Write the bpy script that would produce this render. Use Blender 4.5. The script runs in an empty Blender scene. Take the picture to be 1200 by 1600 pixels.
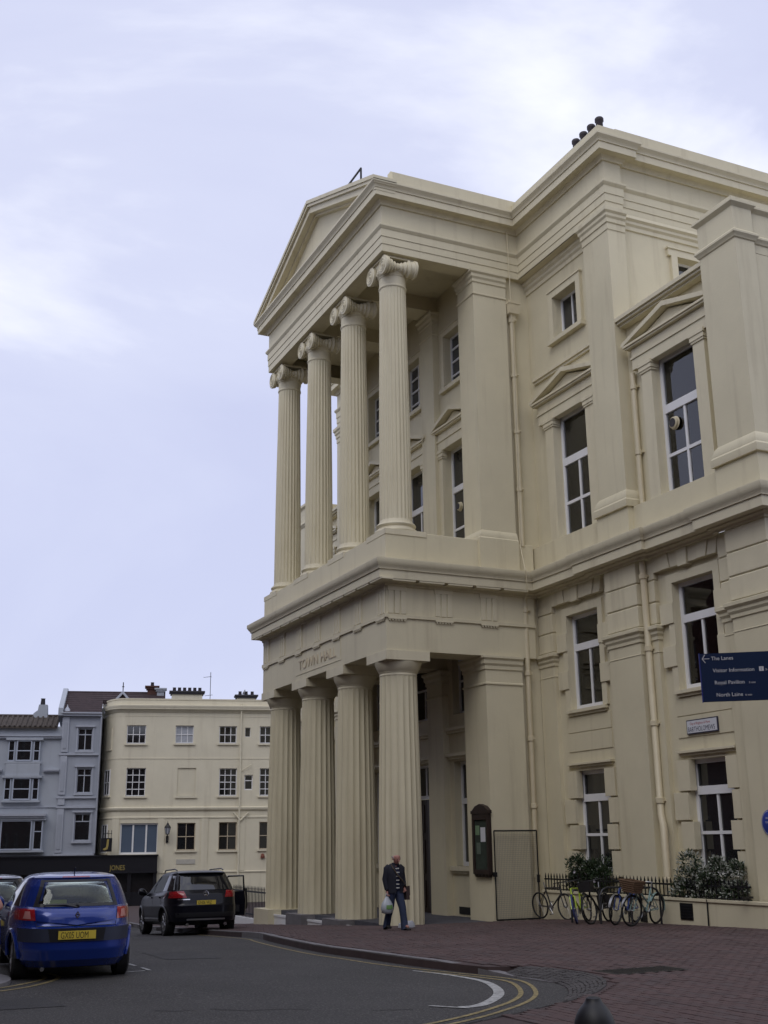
import bpy, bmesh, math, random
from mathutils import Matrix, Vector
random.seed(7)
PI = math.pi
SC = bpy.context.scene
COL = SC.collection

# ------------------------------------------------------------------ camera
FPX = 1801.789
CAM = Vector((28.0918, -13.1320, 1.65))
cf = Vector((-0.8713531, 0.40635109, 0.2749956))
cr = Vector((0.41965119, 0.90761339, -0.01143772))
cu = Vector((0.25423742, -0.10543594, 0.96137745))
cam = bpy.data.cameras.new('camera')
cam.sensor_fit = 'VERTICAL'; cam.sensor_height = 24.0; cam.lens = FPX / 1600 * 24.0
cam.clip_start = 0.1; cam.clip_end = 2000
co = bpy.data.objects.new('camera', cam); COL.objects.link(co)
m4 = Matrix.Identity(4)
for i in range(3):
    m4[i][0] = cr[i]; m4[i][1] = cu[i]; m4[i][2] = -cf[i]; m4[i][3] = CAM[i]
co.matrix_world = m4
SC.camera = co

# ------------------------------------------------------------------ world: overcast sky
SUN_EL, SUN_AZ = math.radians(50), math.radians(-50)     # direction the light comes from (azimuth from +X)
w = bpy.data.worlds.new('World'); SC.world = w; w.use_nodes = True
nt = w.node_tree; nt.nodes.clear()
def N(tree, typ, **kw):
    n = tree.nodes.new(typ)
    for k, v in kw.items(): setattr(n, k, v)
    return n
wo = N(nt, 'ShaderNodeOutputWorld'); bg = N(nt, 'ShaderNodeBackground'); bg.inputs['Strength'].default_value = 0.1
sk = N(nt, 'ShaderNodeTexSky', sky_type='NISHITA'); sk.sun_disc = False
sk.sun_elevation = SUN_EL; sk.sun_rotation = math.radians(90) - SUN_AZ
sk.air_density = 1.0; sk.dust_density = 2.0
tc = N(nt, 'ShaderNodeTexCoord'); mp = N(nt, 'ShaderNodeMapping')
mp.inputs['Scale'].default_value = (1.0, 1.0, 1.9); mp.inputs['Location'].default_value = (2.86, -2.84, 3.27)
n1 = N(nt, 'ShaderNodeTexNoise'); n1.inputs['Scale'].default_value = 1.5; n1.inputs['Detail'].default_value = 9.0
n1.inputs['Roughness'].default_value = 0.52; n1.inputs['Distortion'].default_value = 0.4
cr1 = N(nt, 'ShaderNodeValToRGB')
e = cr1.color_ramp.elements
e[0].position = 0.38; e[0].color = (5.7, 6.0, 8.1, 1)
e[1].position = 0.66; e[1].color = (11.5, 11.6, 11.9, 1)
k = e.new(0.51); k.color = (6.5, 6.8, 8.7, 1)
mx = N(nt, 'ShaderNodeMixRGB'); mx.inputs['Fac'].default_value = 0.88
L = nt.links.new
L(tc.outputs['Generated'], mp.inputs['Vector']); L(mp.outputs['Vector'], n1.inputs['Vector'])
L(n1.outputs['Fac'], cr1.inputs['Fac']); L(sk.outputs['Color'], mx.inputs['Color1'])
L(cr1.outputs['Color'], mx.inputs['Color2']); L(mx.outputs['Color'], bg.inputs['Color']); L(bg.outputs['Background'], wo.inputs['Surface'])

sd = bpy.data.lights.new('sun', 'SUN'); sd.energy = 0.6; sd.angle = math.radians(35); sd.color = (1.0, 0.96, 0.9)
so = bpy.data.objects.new('sun', sd); COL.objects.link(so)
sv = Vector((math.cos(SUN_EL) * math.cos(SUN_AZ), math.cos(SUN_EL) * math.sin(SUN_AZ), math.sin(SUN_EL)))
so.rotation_euler = sv.to_track_quat('Z', 'Y').to_euler(); so.location = sv * 60
SC.view_settings.view_transform = 'Standard'; SC.view_settings.look = 'None'
SC.view_settings.gamma = 1.0; SC.view_settings.exposure = 0.25; SC.view_settings.use_curve_mapping = False

# ------------------------------------------------------------------ materials
MATS = {}
def mat(name, col, rough=0.7, metal=0.0, var=0.0, vscale=3.0, bump=0.0, bscale=40.0, streak=0.0, streakcol=None, spec=0.5, coat=0.0, alpha=None, stretch=(1, 1, 1), speck=None, bevel=0, ior=1.85):
    m = bpy.data.materials.new(name); m.use_nodes = True
    t = m.node_tree; b = t.nodes['Principled BSDF']
    b.inputs['Base Color'].default_value = (*col, 1); b.inputs['Roughness'].default_value = rough
    b.inputs['Metallic'].default_value = metal; b.inputs['Specular IOR Level'].default_value = spec
    if coat: b.inputs['Coat Weight'].default_value = coat; b.inputs['Coat Roughness'].default_value = 0.06
    tcn = N(t, 'ShaderNodeTexCoord'); out = None
    lk = t.links.new
    cur = None
    def mixc(facsock, c2, fac_mult=1.0):
        nonlocal cur
        x = N(t, 'ShaderNodeMixRGB')
        if cur is None: x.inputs['Color1'].default_value = (*col, 1)
        else: lk(cur, x.inputs['Color1'])
        x.inputs['Color2'].default_value = (*c2, 1)
        lk(facsock, x.inputs['Fac']); cur = x.outputs['Color']
    if var:
        mpn = N(t, 'ShaderNodeMapping'); mpn.inputs['Scale'].default_value = stretch
        nz = N(t, 'ShaderNodeTexNoise'); nz.inputs['Scale'].default_value = vscale; nz.inputs['Detail'].default_value = 6; nz.inputs['Roughness'].default_value = 0.65
        lk(tcn.outputs['Object'], mpn.inputs['Vector']); lk(mpn.outputs['Vector'], nz.inputs['Vector'])
        rp = N(t, 'ShaderNodeMapRange'); rp.inputs['From Min'].default_value = 0.3; rp.inputs['From Max'].default_value = 0.7
        lk(nz.outputs['Fac'], rp.inputs['Value'])
        mixc(rp.outputs['Result'], tuple(c * (1 - var) for c in col))
    if streak:
        mpn = N(t, 'ShaderNodeMapping'); mpn.inputs['Scale'].default_value = (2.6, 2.6, 0.2)
        nz = N(t, 'ShaderNodeTexNoise'); nz.inputs['Scale'].default_value = 1.0; nz.inputs['Detail'].default_value = 5; nz.inputs['Roughness'].default_value = 0.6
        lk(tcn.outputs['Object'], mpn.inputs['Vector']); lk(mpn.outputs['Vector'], nz.inputs['Vector'])
        rp = N(t, 'ShaderNodeMapRange'); rp.inputs['From Min'].default_value = 0.55; rp.inputs['From Max'].default_value = 0.74
        rp.inputs['To Max'].default_value = streak
        lk(nz.outputs['Fac'], rp.inputs['Value']); mixc(rp.outputs['Result'], streakcol or (0.2, 0.15, 0.08))
    if speck:
        nz = N(t, 'ShaderNodeTexNoise'); nz.inputs['Scale'].default_value = speck[0]; nz.inputs['Detail'].default_value = 2
        lk(tcn.outputs['Object'], nz.inputs['Vector'])
        rp = N(t, 'ShaderNodeMapRange'); rp.inputs['From Min'].default_value = 0.5; rp.inputs['From Max'].default_value = 0.72
        rp.inputs['To Max'].default_value = speck[1]
        lk(nz.outputs['Fac'], rp.inputs['Value']); mixc(rp.outputs['Result'], speck[2])
    if cur is not None: lk(cur, b.inputs['Base Color'])
    if bump:
        nz = N(t, 'ShaderNodeTexNoise'); nz.inputs['Scale'].default_value = bscale; nz.inputs['Detail'].default_value = 4
        bp = N(t, 'ShaderNodeBump'); bp.inputs['Strength'].default_value = bump; bp.inputs['Distance'].default_value = 0.02
        lk(tcn.outputs['Object'], nz.inputs['Vector']); lk(nz.outputs['Fac'], bp.inputs['Height'])
        if bevel:
            bv = N(t, 'ShaderNodeBevel'); bv.samples = 4; bv.inputs['Radius'].default_value = bevel; lk(bv.outputs['Normal'], bp.inputs['Normal'])
        lk(bp.outputs['Normal'], b.inputs['Normal'])
    if alpha is not None:
        tr = N(t, 'ShaderNodeBsdfTransparent'); tr.inputs['Color'].default_value = (*alpha, 1)
        gl = N(t, 'ShaderNodeBsdfGlossy'); gl.inputs['Roughness'].default_value = 0.02
        fr = N(t, 'ShaderNodeFresnel'); fr.inputs['IOR'].default_value = ior
        ms = N(t, 'ShaderNodeMixShader'); o = t.nodes['Material Output']
        lk(fr.outputs['Fac'], ms.inputs['Fac']); lk(tr.outputs['BSDF'], ms.inputs[1]); lk(gl.outputs['BSDF'], ms.inputs[2]); lk(ms.outputs['Shader'], o.inputs['Surface'])
    MATS[name] = m
    return m
CREAM = (0.675, 0.615, 0.435)
stucco = mat('stucco', CREAM, 0.55, var=0.10, vscale=0.6, bump=0.12, bscale=18, streak=0.36, streakcol=(0.37, 0.31, 0.20), bevel=.012, spec=0.35)
stone_trim = mat('stone_trim', (0.685, 0.625, 0.45), 0.55, var=0.08, vscale=1.6, bump=0.1, bscale=22, streak=0.38, streakcol=(0.37, 0.31, 0.20), bevel=.010, spec=0.35)
lead = mat('lead', (0.30, 0.29, 0.27), 0.6, var=0.3)
white_paint = mat('white_paint', (0.78, 0.78, 0.78), 0.4, var=0.06)
glass_dark = mat('glass_dark', (0.012, 0.013, 0.015), 0.04, spec=1.0)
glass_mid = mat('glass_mid', (0.045, 0.05, 0.06), 0.05, spec=1.0)
glass_clear = mat('glass_clear', (0.02, 0.02, 0.02), 0.04, alpha=(0.97, 0.98, 0.99))
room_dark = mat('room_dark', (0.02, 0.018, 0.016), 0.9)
blind_pale = mat('blind_pale', (0.40, 0.42, 0.46), 0.8, var=0.2, vscale=6)
curtain_m = mat('curtain', (0.78, 0.80, 0.90), 0.9, var=0.35, vscale=9, stretch=(1, 1, .1))
pipe_cream = mat('pipe_cream', (0.66, 0.585, 0.40), 0.45, var=0.1, streak=0.35, streakcol=(0.28, 0.17, 0.08))
gold_letter = mat('gold_letter', (0.52, 0.44, 0.30), 0.55)
black_iron = mat('black_iron', (0.008, 0.008, 0.010), 0.5, var=0.3, vscale=8)
dark_wood = mat('dark_wood', (0.030, 0.016, 0.012), 0.5, var=0.4, vscale=5, stretch=(1, 1, .2))
door_wood = mat('door_wood', (0.035, 0.02, 0.014), 0.4, var=0.4, stretch=(1, 1, .2))
asphalt = mat('asphalt', (0.046, 0.0435, 0.042), 0.9, var=0.42, vscale=0.45, bump=0.9, bscale=45, speck=(38, 0.5, (0.17, 0.16, 0.15)))
earth = mat('earth', (0.06, 0.06, 0.058), 0.95, var=0.3, vscale=.2)
brick_red = mat('brick_red', (0.092, 0.054, 0.050), 0.9, var=0.45, vscale=1.1, bump=0.25, bscale=50)
brick_b = mat('brick_brown', (0.084, 0.052, 0.049), 0.9, var=0.45, vscale=1.1, bump=0.25, bscale=50)
brick_c = mat('brick_grey', (0.086, 0.058, 0.056), 0.9, var=0.45, vscale=1.1, bump=0.25, bscale=50)
joint_sand = mat('joint_sand', (0.066, 0.043, 0.041), 0.95, var=0.3)
granite = mat('granite', (0.17, 0.16, 0.165), 0.8, var=0.35, vscale=2.5, bump=0.3, bscale=30, speck=(90, .4, (0.3, 0.29, 0.28)))
granite_dk = mat('granite_dark', (0.075, 0.075, 0.088), 0.8, var=0.4, vscale=3, bump=0.3, bscale=30)
sett_m = mat('sett_stone', (0.072, 0.064, 0.062), 0.8, var=0.5, vscale=3.5, bump=0.35, bscale=30)
yellow_line = mat('yellow_line', (0.34, 0.27, 0.12), 0.8, var=0.75, vscale=14, bump=.3)
white_line = mat('white_line', (0.48, 0.48, 0.46), 0.8, var=0.7, vscale=12, bump=.3)
pot_dark = mat('chimney_pot_clay', (0.035, 0.026, 0.03), 0.6, var=0.3)
cream_house = mat('cream_house', (0.70, 0.648, 0.495), 0.7, var=0.09, vscale=.8, bump=.1, streak=.22, streakcol=(.33, .27, .18))
grey_house = mat('grey_house', (0.36, 0.385, 0.435), 0.7, var=0.10, vscale=.8, bump=.1, streak=.25, streakcol=(.17, .19, .22))
grey_trim = mat('grey_trim', (0.42, 0.445, 0.50), 0.65, var=0.1)
blue_house = mat('blue_house', (0.40, 0.43, 0.475), 0.7, var=0.10, vscale=.8, streak=.22, streakcol=(.18, .2, .23))
tile_brown = mat('tile_brown', (0.085, 0.068, 0.056), 0.85, var=0.5, vscale=3)
tile_red = mat('tile_red', (0.052, 0.032, 0.034), 0.85, var=0.45, vscale=3)
shop_black = mat('shop_black', (0.010, 0.010, 0.014), 0.35)
shop_gold = mat('shop_gold', (0.36, 0.28, 0.08), 0.5)
shop_glass = mat('shop_glass', (0.012, 0.011, 0.012), 0.05)
brick_chim = mat('chimney_brick', (0.10, 0.045, 0.035), 0.9, var=0.4)
slate_dk = mat('slate_dark', (0.05, 0.047, 0.052), 0.8, var=0.3)
sign_blue = mat('sign_blue', (0.002, 0.014, 0.056), 0.5, spec=.3)
sign_white = mat('sign_white', (0.62, 0.63, 0.66), 0.5)
sign_red = mat('sign_red', (0.35, 0.05, 0.05), 0.5)
sign_ink = mat('sign_ink', (0.03, 0.03, 0.06), 0.5)
plaque_blue = mat('plaque_blue', (0.02, 0.045, 0.30), 0.35)
skin_m = mat('skin', (0.40, 0.19, 0.15), 0.55, var=.15)
# ------------------------------------------------------------------ helpers
def ground(x):                       # level of the pavement along the street
    z = -0.40
    if x < -15: return z - 0.75 + 0.02 * (max(x, -45) + 15)
    if x < 2: return z + 0.05 * x
    z += 0.10
    if x < 8.65: return z + 0.0235 * (x - 2)
    return z + 0.156 + 0.0075 * (min(x, 60) - 8.65)
class MB:
    """collects shapes and links them as one mesh object; T maps local to world"""
    def __init__(s, T=None): s.v = []; s.f = []; s.T = T
    def pts(s, ps):
        i = len(s.v)
        for p in ps:
            p = Vector(p)
            s.v.append(s.T @ p if s.T else p)
        return i
    def poly(s, ps):
        i = s.pts(ps); s.f.append(tuple(range(i, i + len(ps)))); return s
    def box(s, x0, x1, y0, y1, z0, z1):
        i = s.pts([(x, y, z) for z in (z0, z1) for y in (y0, y1) for x in (x0, x1)])
        for q in ((0, 2, 3, 1), (4, 5, 7, 6), (0, 1, 5, 4), (1, 3, 7, 5), (3, 2, 6, 7), (2, 0, 4, 6)):
            s.f.append(tuple(i + a for a in q))
        return s
    def prism(s, poly, ax, a, b):
        """poly: 2-D outline, extruded along axis ax from a to b"""
        def P(p, h):
            if ax == 'x': return (h, p[0], p[1])
            if ax == 'y': return (p[0], h, p[1])
            return (p[0], p[1], h)
        n = len(poly); i = s.pts([P(p, a) for p in poly] + [P(p, b) for p in poly])
        s.f.append(tuple(i + k for k in range(n))); s.f.append(tuple(i + n + k for k in reversed(range(n))))
        for k in range(n): s.f.append((i + k, i + n + k, i + n + (k + 1) % n, i + (k + 1) % n))
        return s
    def rings(s, rs, closed=True, cap0=True, cap1=True):
        n = len(rs[0]); i0 = s.pts([p for r in rs for p in r])
        for a in range(len(rs) - 1):
            for k in range(n if closed else n - 1):
                k2 = (k + 1) % n
                s.f.append((i0 + a * n + k, i0 + a * n + k2, i0 + (a + 1) * n + k2, i0 + (a + 1) * n + k))
        if cap0: s.f.append(tuple(i0 + k for k in reversed(range(n))))
        if cap1: s.f.append(tuple(i0 + (len(rs) - 1) * n + k for k in range(n)))
        return s
    def lathe(s, prof, c, n=24, ax='z'):
        rs = []
        for r, h in prof:
            ring = []
            for k in range(n):
                a = 2 * PI * k / n; u, v = r * math.cos(a), r * math.sin(a)
                ring.append({'z': (c[0] + u, c[1] + v, c[2] + h), 'y': (c[0] + u, c[1] + h, c[2] + v), 'x': (c[0] + h, c[1] + u, c[2] + v)}[ax])
            rs.append(ring)
        return s.rings(rs)
    def tube(s, pts, r, n=8, closed=False):
        pts = [Vector(p) for p in pts]; m = len(pts); rs = []
        span = [sum(abs((q - p).normalized()[i]) for p, q in zip(pts, pts[1:])) for i in range(3)]
        up = Vector([1.0 if i == span.index(min(span)) else 0.0 for i in range(3)])
        for i, p in enumerate(pts):
            a = pts[i - 1] if (i > 0 or closed) else p; b = pts[(i + 1) % m] if (i < m - 1 or closed) else p
            t = (b - a).normalized()
            u = t.cross(up)
            if u.length < 0.05: u = t.cross(Vector((.3, .5, .8)))
            u.normalize(); v = u.cross(t)
            rr = r[i] if isinstance(r, (list, tuple)) else r
            rs.append([p + (u * math.cos(2 * PI * k / n) + v * math.sin(2 * PI * k / n)) * rr for k in range(n)])
        if closed: rs.append(rs[0])
        return s.rings(rs, True, not closed, not closed)
    def loft(s, secs, n=14):
        """secs: (centre, rx, ry) horizontal ellipses, or (centre, rx, ry, axis dir)"""
        rs = []
        for q in secs:
            c = Vector(q[0])
            t = Vector(q[3]).normalized() if len(q) > 3 else Vector((0, 0, 1))
            u = Vector((1, 0, 0)); u = (u - t * u.dot(t)).normalized(); v = t.cross(u)
            rs.append([c + u * (q[1] * math.cos(2 * PI * k / n)) + v * (q[2] * math.sin(2 * PI * k / n)) for k in range(n)])
        return s.rings(rs)
    def sweep(s, path, prof, caps=True, closed=False):
        """profile (out, z) swept along a plan path; out is to the right of travel, corners mitred"""
        P = [Vector(p[:2]) for p in path]; n = len(P); offs = []
        for i in range(n):
            def nrm(a, b): d = (b - a).normalized(); return Vector((d.y, -d.x))
            if closed: n1 = nrm(P[i - 1], P[i]); n2 = nrm(P[i], P[(i + 1) % n])
            else:
                n1 = nrm(P[i - 1], P[i]) if i > 0 else nrm(P[i], P[i + 1])
                n2 = nrm(P[i], P[i + 1]) if i < n - 1 else n1
            offs.append((n1 + n2) / (1 + n1.dot(n2)))
        rs = [[(P[i].x + o * offs[i].x, P[i].y + o * offs[i].y, z) for o, z in prof] for i in range(n)]
        if closed: rs.append(rs[0])
        return s.rings(rs, False, caps and not closed, caps and not closed)
    def wall(s, u0, u1, z0, z1, y, th, holes):
        """vertical wall facing -y with rectangular openings (u0,u1,z0,z1) and their reveals"""
        us = sorted({u0, u1, *[h[0] for h in holes], *[h[1] for h in holes]}); zs = sorted({z0, z1, *[h[2] for h in holes], *[h[3] for h in holes]})
        for a, b in zip(us, us[1:]):
            for c, d in zip(zs, zs[1:]):
                m, q = (a + b) / 2, (c + d) / 2
                if not any(h[0] < m < h[1] and h[2] < q < h[3] for h in holes):
                    s.poly([(a, y, c), (b, y, c), (b, y, d), (a, y, d)])
        for h in holes:
            a, b, c, d = h; t = y + th
            s.poly([(a, y, c), (a, y, d), (a, t, d), (a, t, c)]); s.poly([(b, y, d), (b, y, c), (b, t, c), (b, t, d)])
            s.poly([(a, y, d), (b, y, d), (b, t, d), (a, t, d)]); s.poly([(b, y, c), (a, y, c), (a, t, c), (b, t, c)])
        return s
    def obj(s, name, m, parent=None, smooth=30, label=None, fix=True):
        me = bpy.data.meshes.new(name); me.from_pydata([tuple(v) for v in s.v], [], s.f)
        if fix:
            bm = bmesh.new(); bm.from_mesh(me); bmesh.ops.remove_doubles(bm, verts=bm.verts, dist=0.0002)
            bmesh.ops.recalc_face_normals(bm, faces=bm.faces); bm.to_mesh(me); bm.free()
        if smooth: me.shade_smooth(); me.set_sharp_from_angle(angle=math.radians(smooth))
        me.materials.append(m); o = bpy.data.objects.new(name, me); COL.objects.link(o)
        if parent: o.parent = parent; o.matrix_parent_inverse = parent.matrix_world.inverted()
        if label: o['label'] = label
        return o
def tag(o, label=None, cat=None, group=None, kind=None):
    for k, v in (('label', label), ('category', cat), ('group', group), ('kind', kind)):
        if v: o[k] = v
    return o
def thing(name, label, cat, loc=(0, 0, 0), rz=0, group=None):
    o = bpy.data.objects.new(name, None); COL.objects.link(o); o.empty_display_size = .2
    o.location = loc; o.rotation_euler = (0, 0, rz); o.matrix_world = Matrix.Translation(loc) @ Matrix.Rotation(rz, 4, 'Z')
    return tag(o, label, cat, group)
def local(parent, mb, name, m, smooth=30, label=None):
    """mesh given in the parent's own coordinates"""
    o = mb.obj(name, m, None, smooth, label); o.parent = parent; return o
def share(o, parent, T, name=None, matl=None):
    c = bpy.data.objects.new(name or o.name.split('.')[0], o.data); COL.objects.link(c); c.parent = parent; c.matrix_local = T; return c
def text(name, s, size, m, parent, T, ext=0.004, align='LEFT', sx=1.0):
    cu_ = bpy.data.curves.new(name, 'FONT'); cu_.body = s; cu_.size = size; cu_.extrude = ext; cu_.align_x = align; cu_.resolution_u = 3
    to = bpy.data.objects.new(name, cu_); COL.objects.link(to)
    me = bpy.data.meshes.new_from_object(to.evaluated_get(bpy.context.evaluated_depsgraph_get()))
    bpy.data.objects.remove(to); bpy.data.curves.remove(cu_)
    me.name = name; me.materials.clear(); me.materials.append(m)
    o = bpy.data.objects.new(name, me); COL.objects.link(o)
    if parent: o.parent = parent
    o.matrix_local = T @ Matrix.Diagonal((sx, 1, 1, 1))
    return o
def face_T(loc, u, up=(0, 0, 1)):
    """text frame: x along u, y up"""
    u = Vector(u).normalized(); v = Vector(up); n = u.cross(v)
    return Matrix(((u.x, v.x, n.x, loc[0]), (u.y, v.y, n.y, loc[1]), (u.z, v.z, n.z, loc[2]), (0, 0, 0, 1)))
def window(parent, T, x0, x1, z0, z1, y, bars_h=(), bars_v=(), fw=0.07, bw=0.045, glass=None, frame=None, deep=0.07, name='window', label=None, thick=()):
    """frame with bars; bars_h: z of horizontal bars; bars_v: (x, za, zb); y is the front of the frame"""
    m = MB(T)
    m.box(x0, x0 + fw, y, y + deep, z0, z1); m.box(x1 - fw, x1, y, y + deep, z0, z1)
    m.box(x0 + fw, x1 - fw, y, y + deep, z0, z0 + fw * 1.3); m.box(x0 + fw, x1 - fw, y, y + deep, z1 - fw, z1)
    for z in bars_h:
        t = bw * 1.6 if z in thick else bw * .6
        m.box(x0 + fw, x1 - fw, y + .004 - (.02 if z in thick else 0), y + deep, z - t, z + t)
    for x, a, b in bars_v: m.box(x - bw * .55, x + bw * .55, y + .008, y + deep - .01, a, b)
    o = m.obj(name, frame or white_paint, parent, 0, label)
    g = MB(T); g.box(x0 + fw * .6, x1 - fw * .6, y + deep * .6, y + deep * .6 + .012, z0 + fw * .6, z1 - fw * .6)
    g.obj('pane', glass or glass_dark, o, 0)
    return o
# ------------------------------------------------------------------ setting: ground, road, pavements
GX = [-300, -60, -45, -42, -30, -20, -15, -10, -5, 0, 2, 5, 8.65, 12, 16, 20, 25, 30, 40, 60, 300]
def strip_sheet(name, m, off, y0, y1, xs=GX, kind='structure'):
    b = MB()
    for a, c in zip(xs, xs[1:]): b.poly([(a, y0, ground(a) + off), (c, y0, ground(c) + off), (c, y1, ground(c) + off), (a, y1, ground(a) + off)])
    return tag(b.obj(name, m, None, 0), kind=kind)
strip_sheet('ground', earth, -0.16, -300, 300)
def road_z(x, y):                    # carriageway, a little higher towards its middle
    t = min(1, max(0, (-4.8 - y) / 4.5)); return ground(x) - .12 + .065 * t * t * (3 - 2 * t)
b = MB()
rx = [x for x in GX if -60 <= x <= 40]; ry = [-40, -12, -9.3, -8.5, -7.7, -6.9, -6.1, -5.4, -4.8, 12]
for x0, x1 in zip(rx, rx[1:]):
    for y0, y1 in zip(ry, ry[1:]): b.poly([(x0, y0, road_z(x0, y0)), (x1, y0, road_z(x1, y0)), (x1, y1, road_z(x1, y1)), (x0, y1, road_z(x0, y1))])
tag(b.obj('road', asphalt, None, 60), kind='structure')
def slab(name, outline, m, top, depth, parent=None):
    """a sheet following the street level inside an outline, cut along x, with a vertical skirt"""
    bm = bmesh.new()
    bm.faces.new([bm.verts.new((x, y, 0)) for x, y in outline])
    for x in [g for g in GX if abs(g) < 80] + [-7.5, -2.5, 10, 14, 18, 22]:
        bmesh.ops.bisect_plane(bm, geom=bm.verts[:] + bm.edges[:] + bm.faces[:], plane_co=(x, 0, 0), plane_no=(1, 0, 0))
    bmesh.ops.recalc_face_normals(bm, faces=bm.faces)
    r = bmesh.ops.extrude_face_region(bm, geom=bm.faces[:])
    nv = {g for g in r['geom'] if isinstance(g, bmesh.types.BMVert)}
    for v in bm.verts: v.co.z = ground(v.co.x) + (top if v in nv else top - depth)
    bmesh.ops.recalc_face_normals(bm, faces=bm.faces)
    me = bpy.data.meshes.new(name); bm.to_mesh(me); bm.free(); me.materials.append(m)
    o = bpy.data.objects.new(name, me); COL.objects.link(o); tag(o, kind='structure'); return o
# kerb line of the town hall pavement (world plan), from far left to the corner and on towards the camera
def smooth_path(pts, n=6):
    out = []; P = [Vector(p) for p in pts]
    for i in range(len(P) - 1):
        p0 = P[max(i - 1, 0)]; p1 = P[i]; p2 = P[i + 1]; p3 = P[min(i + 2, len(P) - 1)]
        for k in range(n):
            t = k / n
            out.append(.5 * ((2 * p1) + (p2 - p0) * t + (2 * p0 - 5 * p1 + 4 * p2 - p3) * t * t + (3 * p1 - p0 - 3 * p2 + p3) * t ** 3))
    out.append(P[-1]); return [(p.x, p.y) for p in out]
KERB = smooth_path([(-40, -1.2), (-22, -2.2), (-10, -2.9), (-3, -3.6), (0.6, -3.85), (3, -4.25), (7, -4.68), (9.6, -4.6), (11.6, -4.36), (12.9, -4.05), (13.9, -4.0), (14.9, -4.5), (15.7, -5.2), (16.5, -6.3), (17.6, -8.2), (19.2, -11), (21.5, -16), (26, -26)])
SETT_OUT = smooth_path([(12.5, -3.7), (13.3, -3.52), (14.1, -3.55), (15.0, -3.98), (15.9, -4.85), (16.8, -6.35), (17.95, -8.7)])
KA = [p for p in KERB if p[0] < 12.45]; KB = [p for p in KERB if p[1] < -9.2]; KR = [p for p in KERB if p[0] >= 12.45 and p[1] >= -9.2]
pav = slab('pavement', KA + SETT_OUT + KB + [(45, -26), (45, 12), (-40, 12)], joint_sand, -0.012, 0.14)
def offset_line(path, d):
    out = []
    for i in range(len(path)):
        a = Vector(path[max(i - 1, 0)]); b = Vector(path[min(i + 1, len(path) - 1)]); t = (b - a).normalized()
        out.append((path[i][0] - t.y * d, path[i][1] + t.x * d))
    return out
def resample(path, step):
    out = [Vector(path[0])]; acc = 0
    for a, b in zip(path, path[1:]):
        a, b = Vector(a), Vector(b); l = (b - a).length; d = step - acc
        while d < l: out.append(a + (b - a) * (d / l)); d += step
        acc = (acc + l) % step
    return [(p.x, p.y) for p in out]
def kerb_h(x, y):                    # full upstand along the front, dropped at the corner
    t = min(1, max(0, (x - 11.6) / 1.2)); return (-0.112 * t) if y > -9 else 0
kp = resample(KERB, 0.9); ko = offset_line(kp, 0.15)
for i in range(len(kp) - 1):
    (a, b), (c, d) = (kp[i], kp[i + 1]), (ko[i], ko[i + 1])
    if a[0] < -30 or a[0] > 24 or (a[0] > 13.4 and a[1] > -9): continue
    t = .004
    aa = Vector(a).lerp(Vector(b), t); bb = Vector(b).lerp(Vector(a), t + .006); cc = Vector(c).lerp(Vector(d), t); dd_ = Vector(d).lerp(Vector(c), t + .006)
    m = MB(); hz = lambda p: ground(p[0]) + kerb_h(*p) + random.uniform(0, .004)
    quad = [aa, bb, dd_, cc]; top = [(p.x, p.y, hz(p) + .004) for p in quad]; bot = [(p.x, p.y, ground(p.x) - .2) for p in quad]
    m.rings([bot, top]); m.obj('kerb_stone', granite, pav, 0)
# second pavement on the left of the frame
KL = smooth_path([(-40, -11.6), (4, -11.3), (8.0, -11.0), (9.6, -10.62), (10.6, -10.75), (11.3, -11.4), (11.6, -13), (11.7, -20)])
slab('pavement_opposite', KL + [(11.7, -22), (-40, -22)], granite, 0.0, 0.14)
# red brick paviors: real bricks laid in the ground plane
BL, BW = 0.21, 0.105
def kerb_y(x):                       # pavement edge (y) at x along the front
    best = None
    for (x0, y0), (x1, y1) in zip(KERB, KERB[1:]):
        if min(x0, x1) <= x <= max(x0, x1) and x1 != x0:
            yy = y0 + (y1 - y0) * (x - x0) / (x1 - x0); best = yy if best is None else max(best, yy)
    return best
def in_view(x, y, z):
    d = Vector((x, y, z)) - CAM; f = d.dot(cf)
    if f < 1: return None
    px = 600 + FPX * d.dot(cr) / f; py = 800 - FPX * d.dot(cu) / f
    return (px, py, f) if -40 < px < 1240 and py < 1660 else None
def sett_y(x):
    for (x0, y0), (x1, y1) in zip(SETT_OUT, SETT_OUT[1:]):
        if x0 <= x <= x1: return y0 + (y1 - y0) * (x - x0) / (x1 - x0)
    return None
cells = []
NX, NY = int(33 / (BL + .006)), int(11 / (BW + .006))
for iy in range(NY):
    for ix in range(NX):
        x = -11.5 + ix * (BL + .006) + (iy % 2) * BL * .5; y = -6.6 + iy * (BW + .006)
        ky = kerb_y(x)
        if ky is None or y < ky + 0.24 or y > 4.42: continue
        sy = sett_y(x)
        if sy is not None and y < sy + .1: continue
        if y > -.15 and x < .4 and x > -10.6: continue
        if 13.72 < x < 14.34 and -3.36 < y < -2.08: continue
        v = in_view(x, y, ground(x))
        if v: cells.append((v[2], x, y))
cells.sort()
def add_brick(m, x, y, z, t, k):
    h = k * .004; c, s_ = math.cos(t), math.sin(t); a, b = BL / 2, BW / 2
    P = [(x + u * c - v * s_, y + u * s_ + v * c) for u, v in ((-a, -b), (a, -b), (a, b), (-a, b))]
    i = m.pts([(p[0], p[1], z - .012) for p in P] + [(p[0] * .96 + x * .04, p[1] * .96 + y * .04, z + h) for p in P])
    m.f += [(i + 4, i + 5, i + 6, i + 7)] + [(i + k2, i + (k2 + 1) % 4, i + 4 + (k2 + 1) % 4, i + 4 + k2) for k2 in range(4)]
bricks = [MB(), MB(), MB()]
one = []
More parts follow.
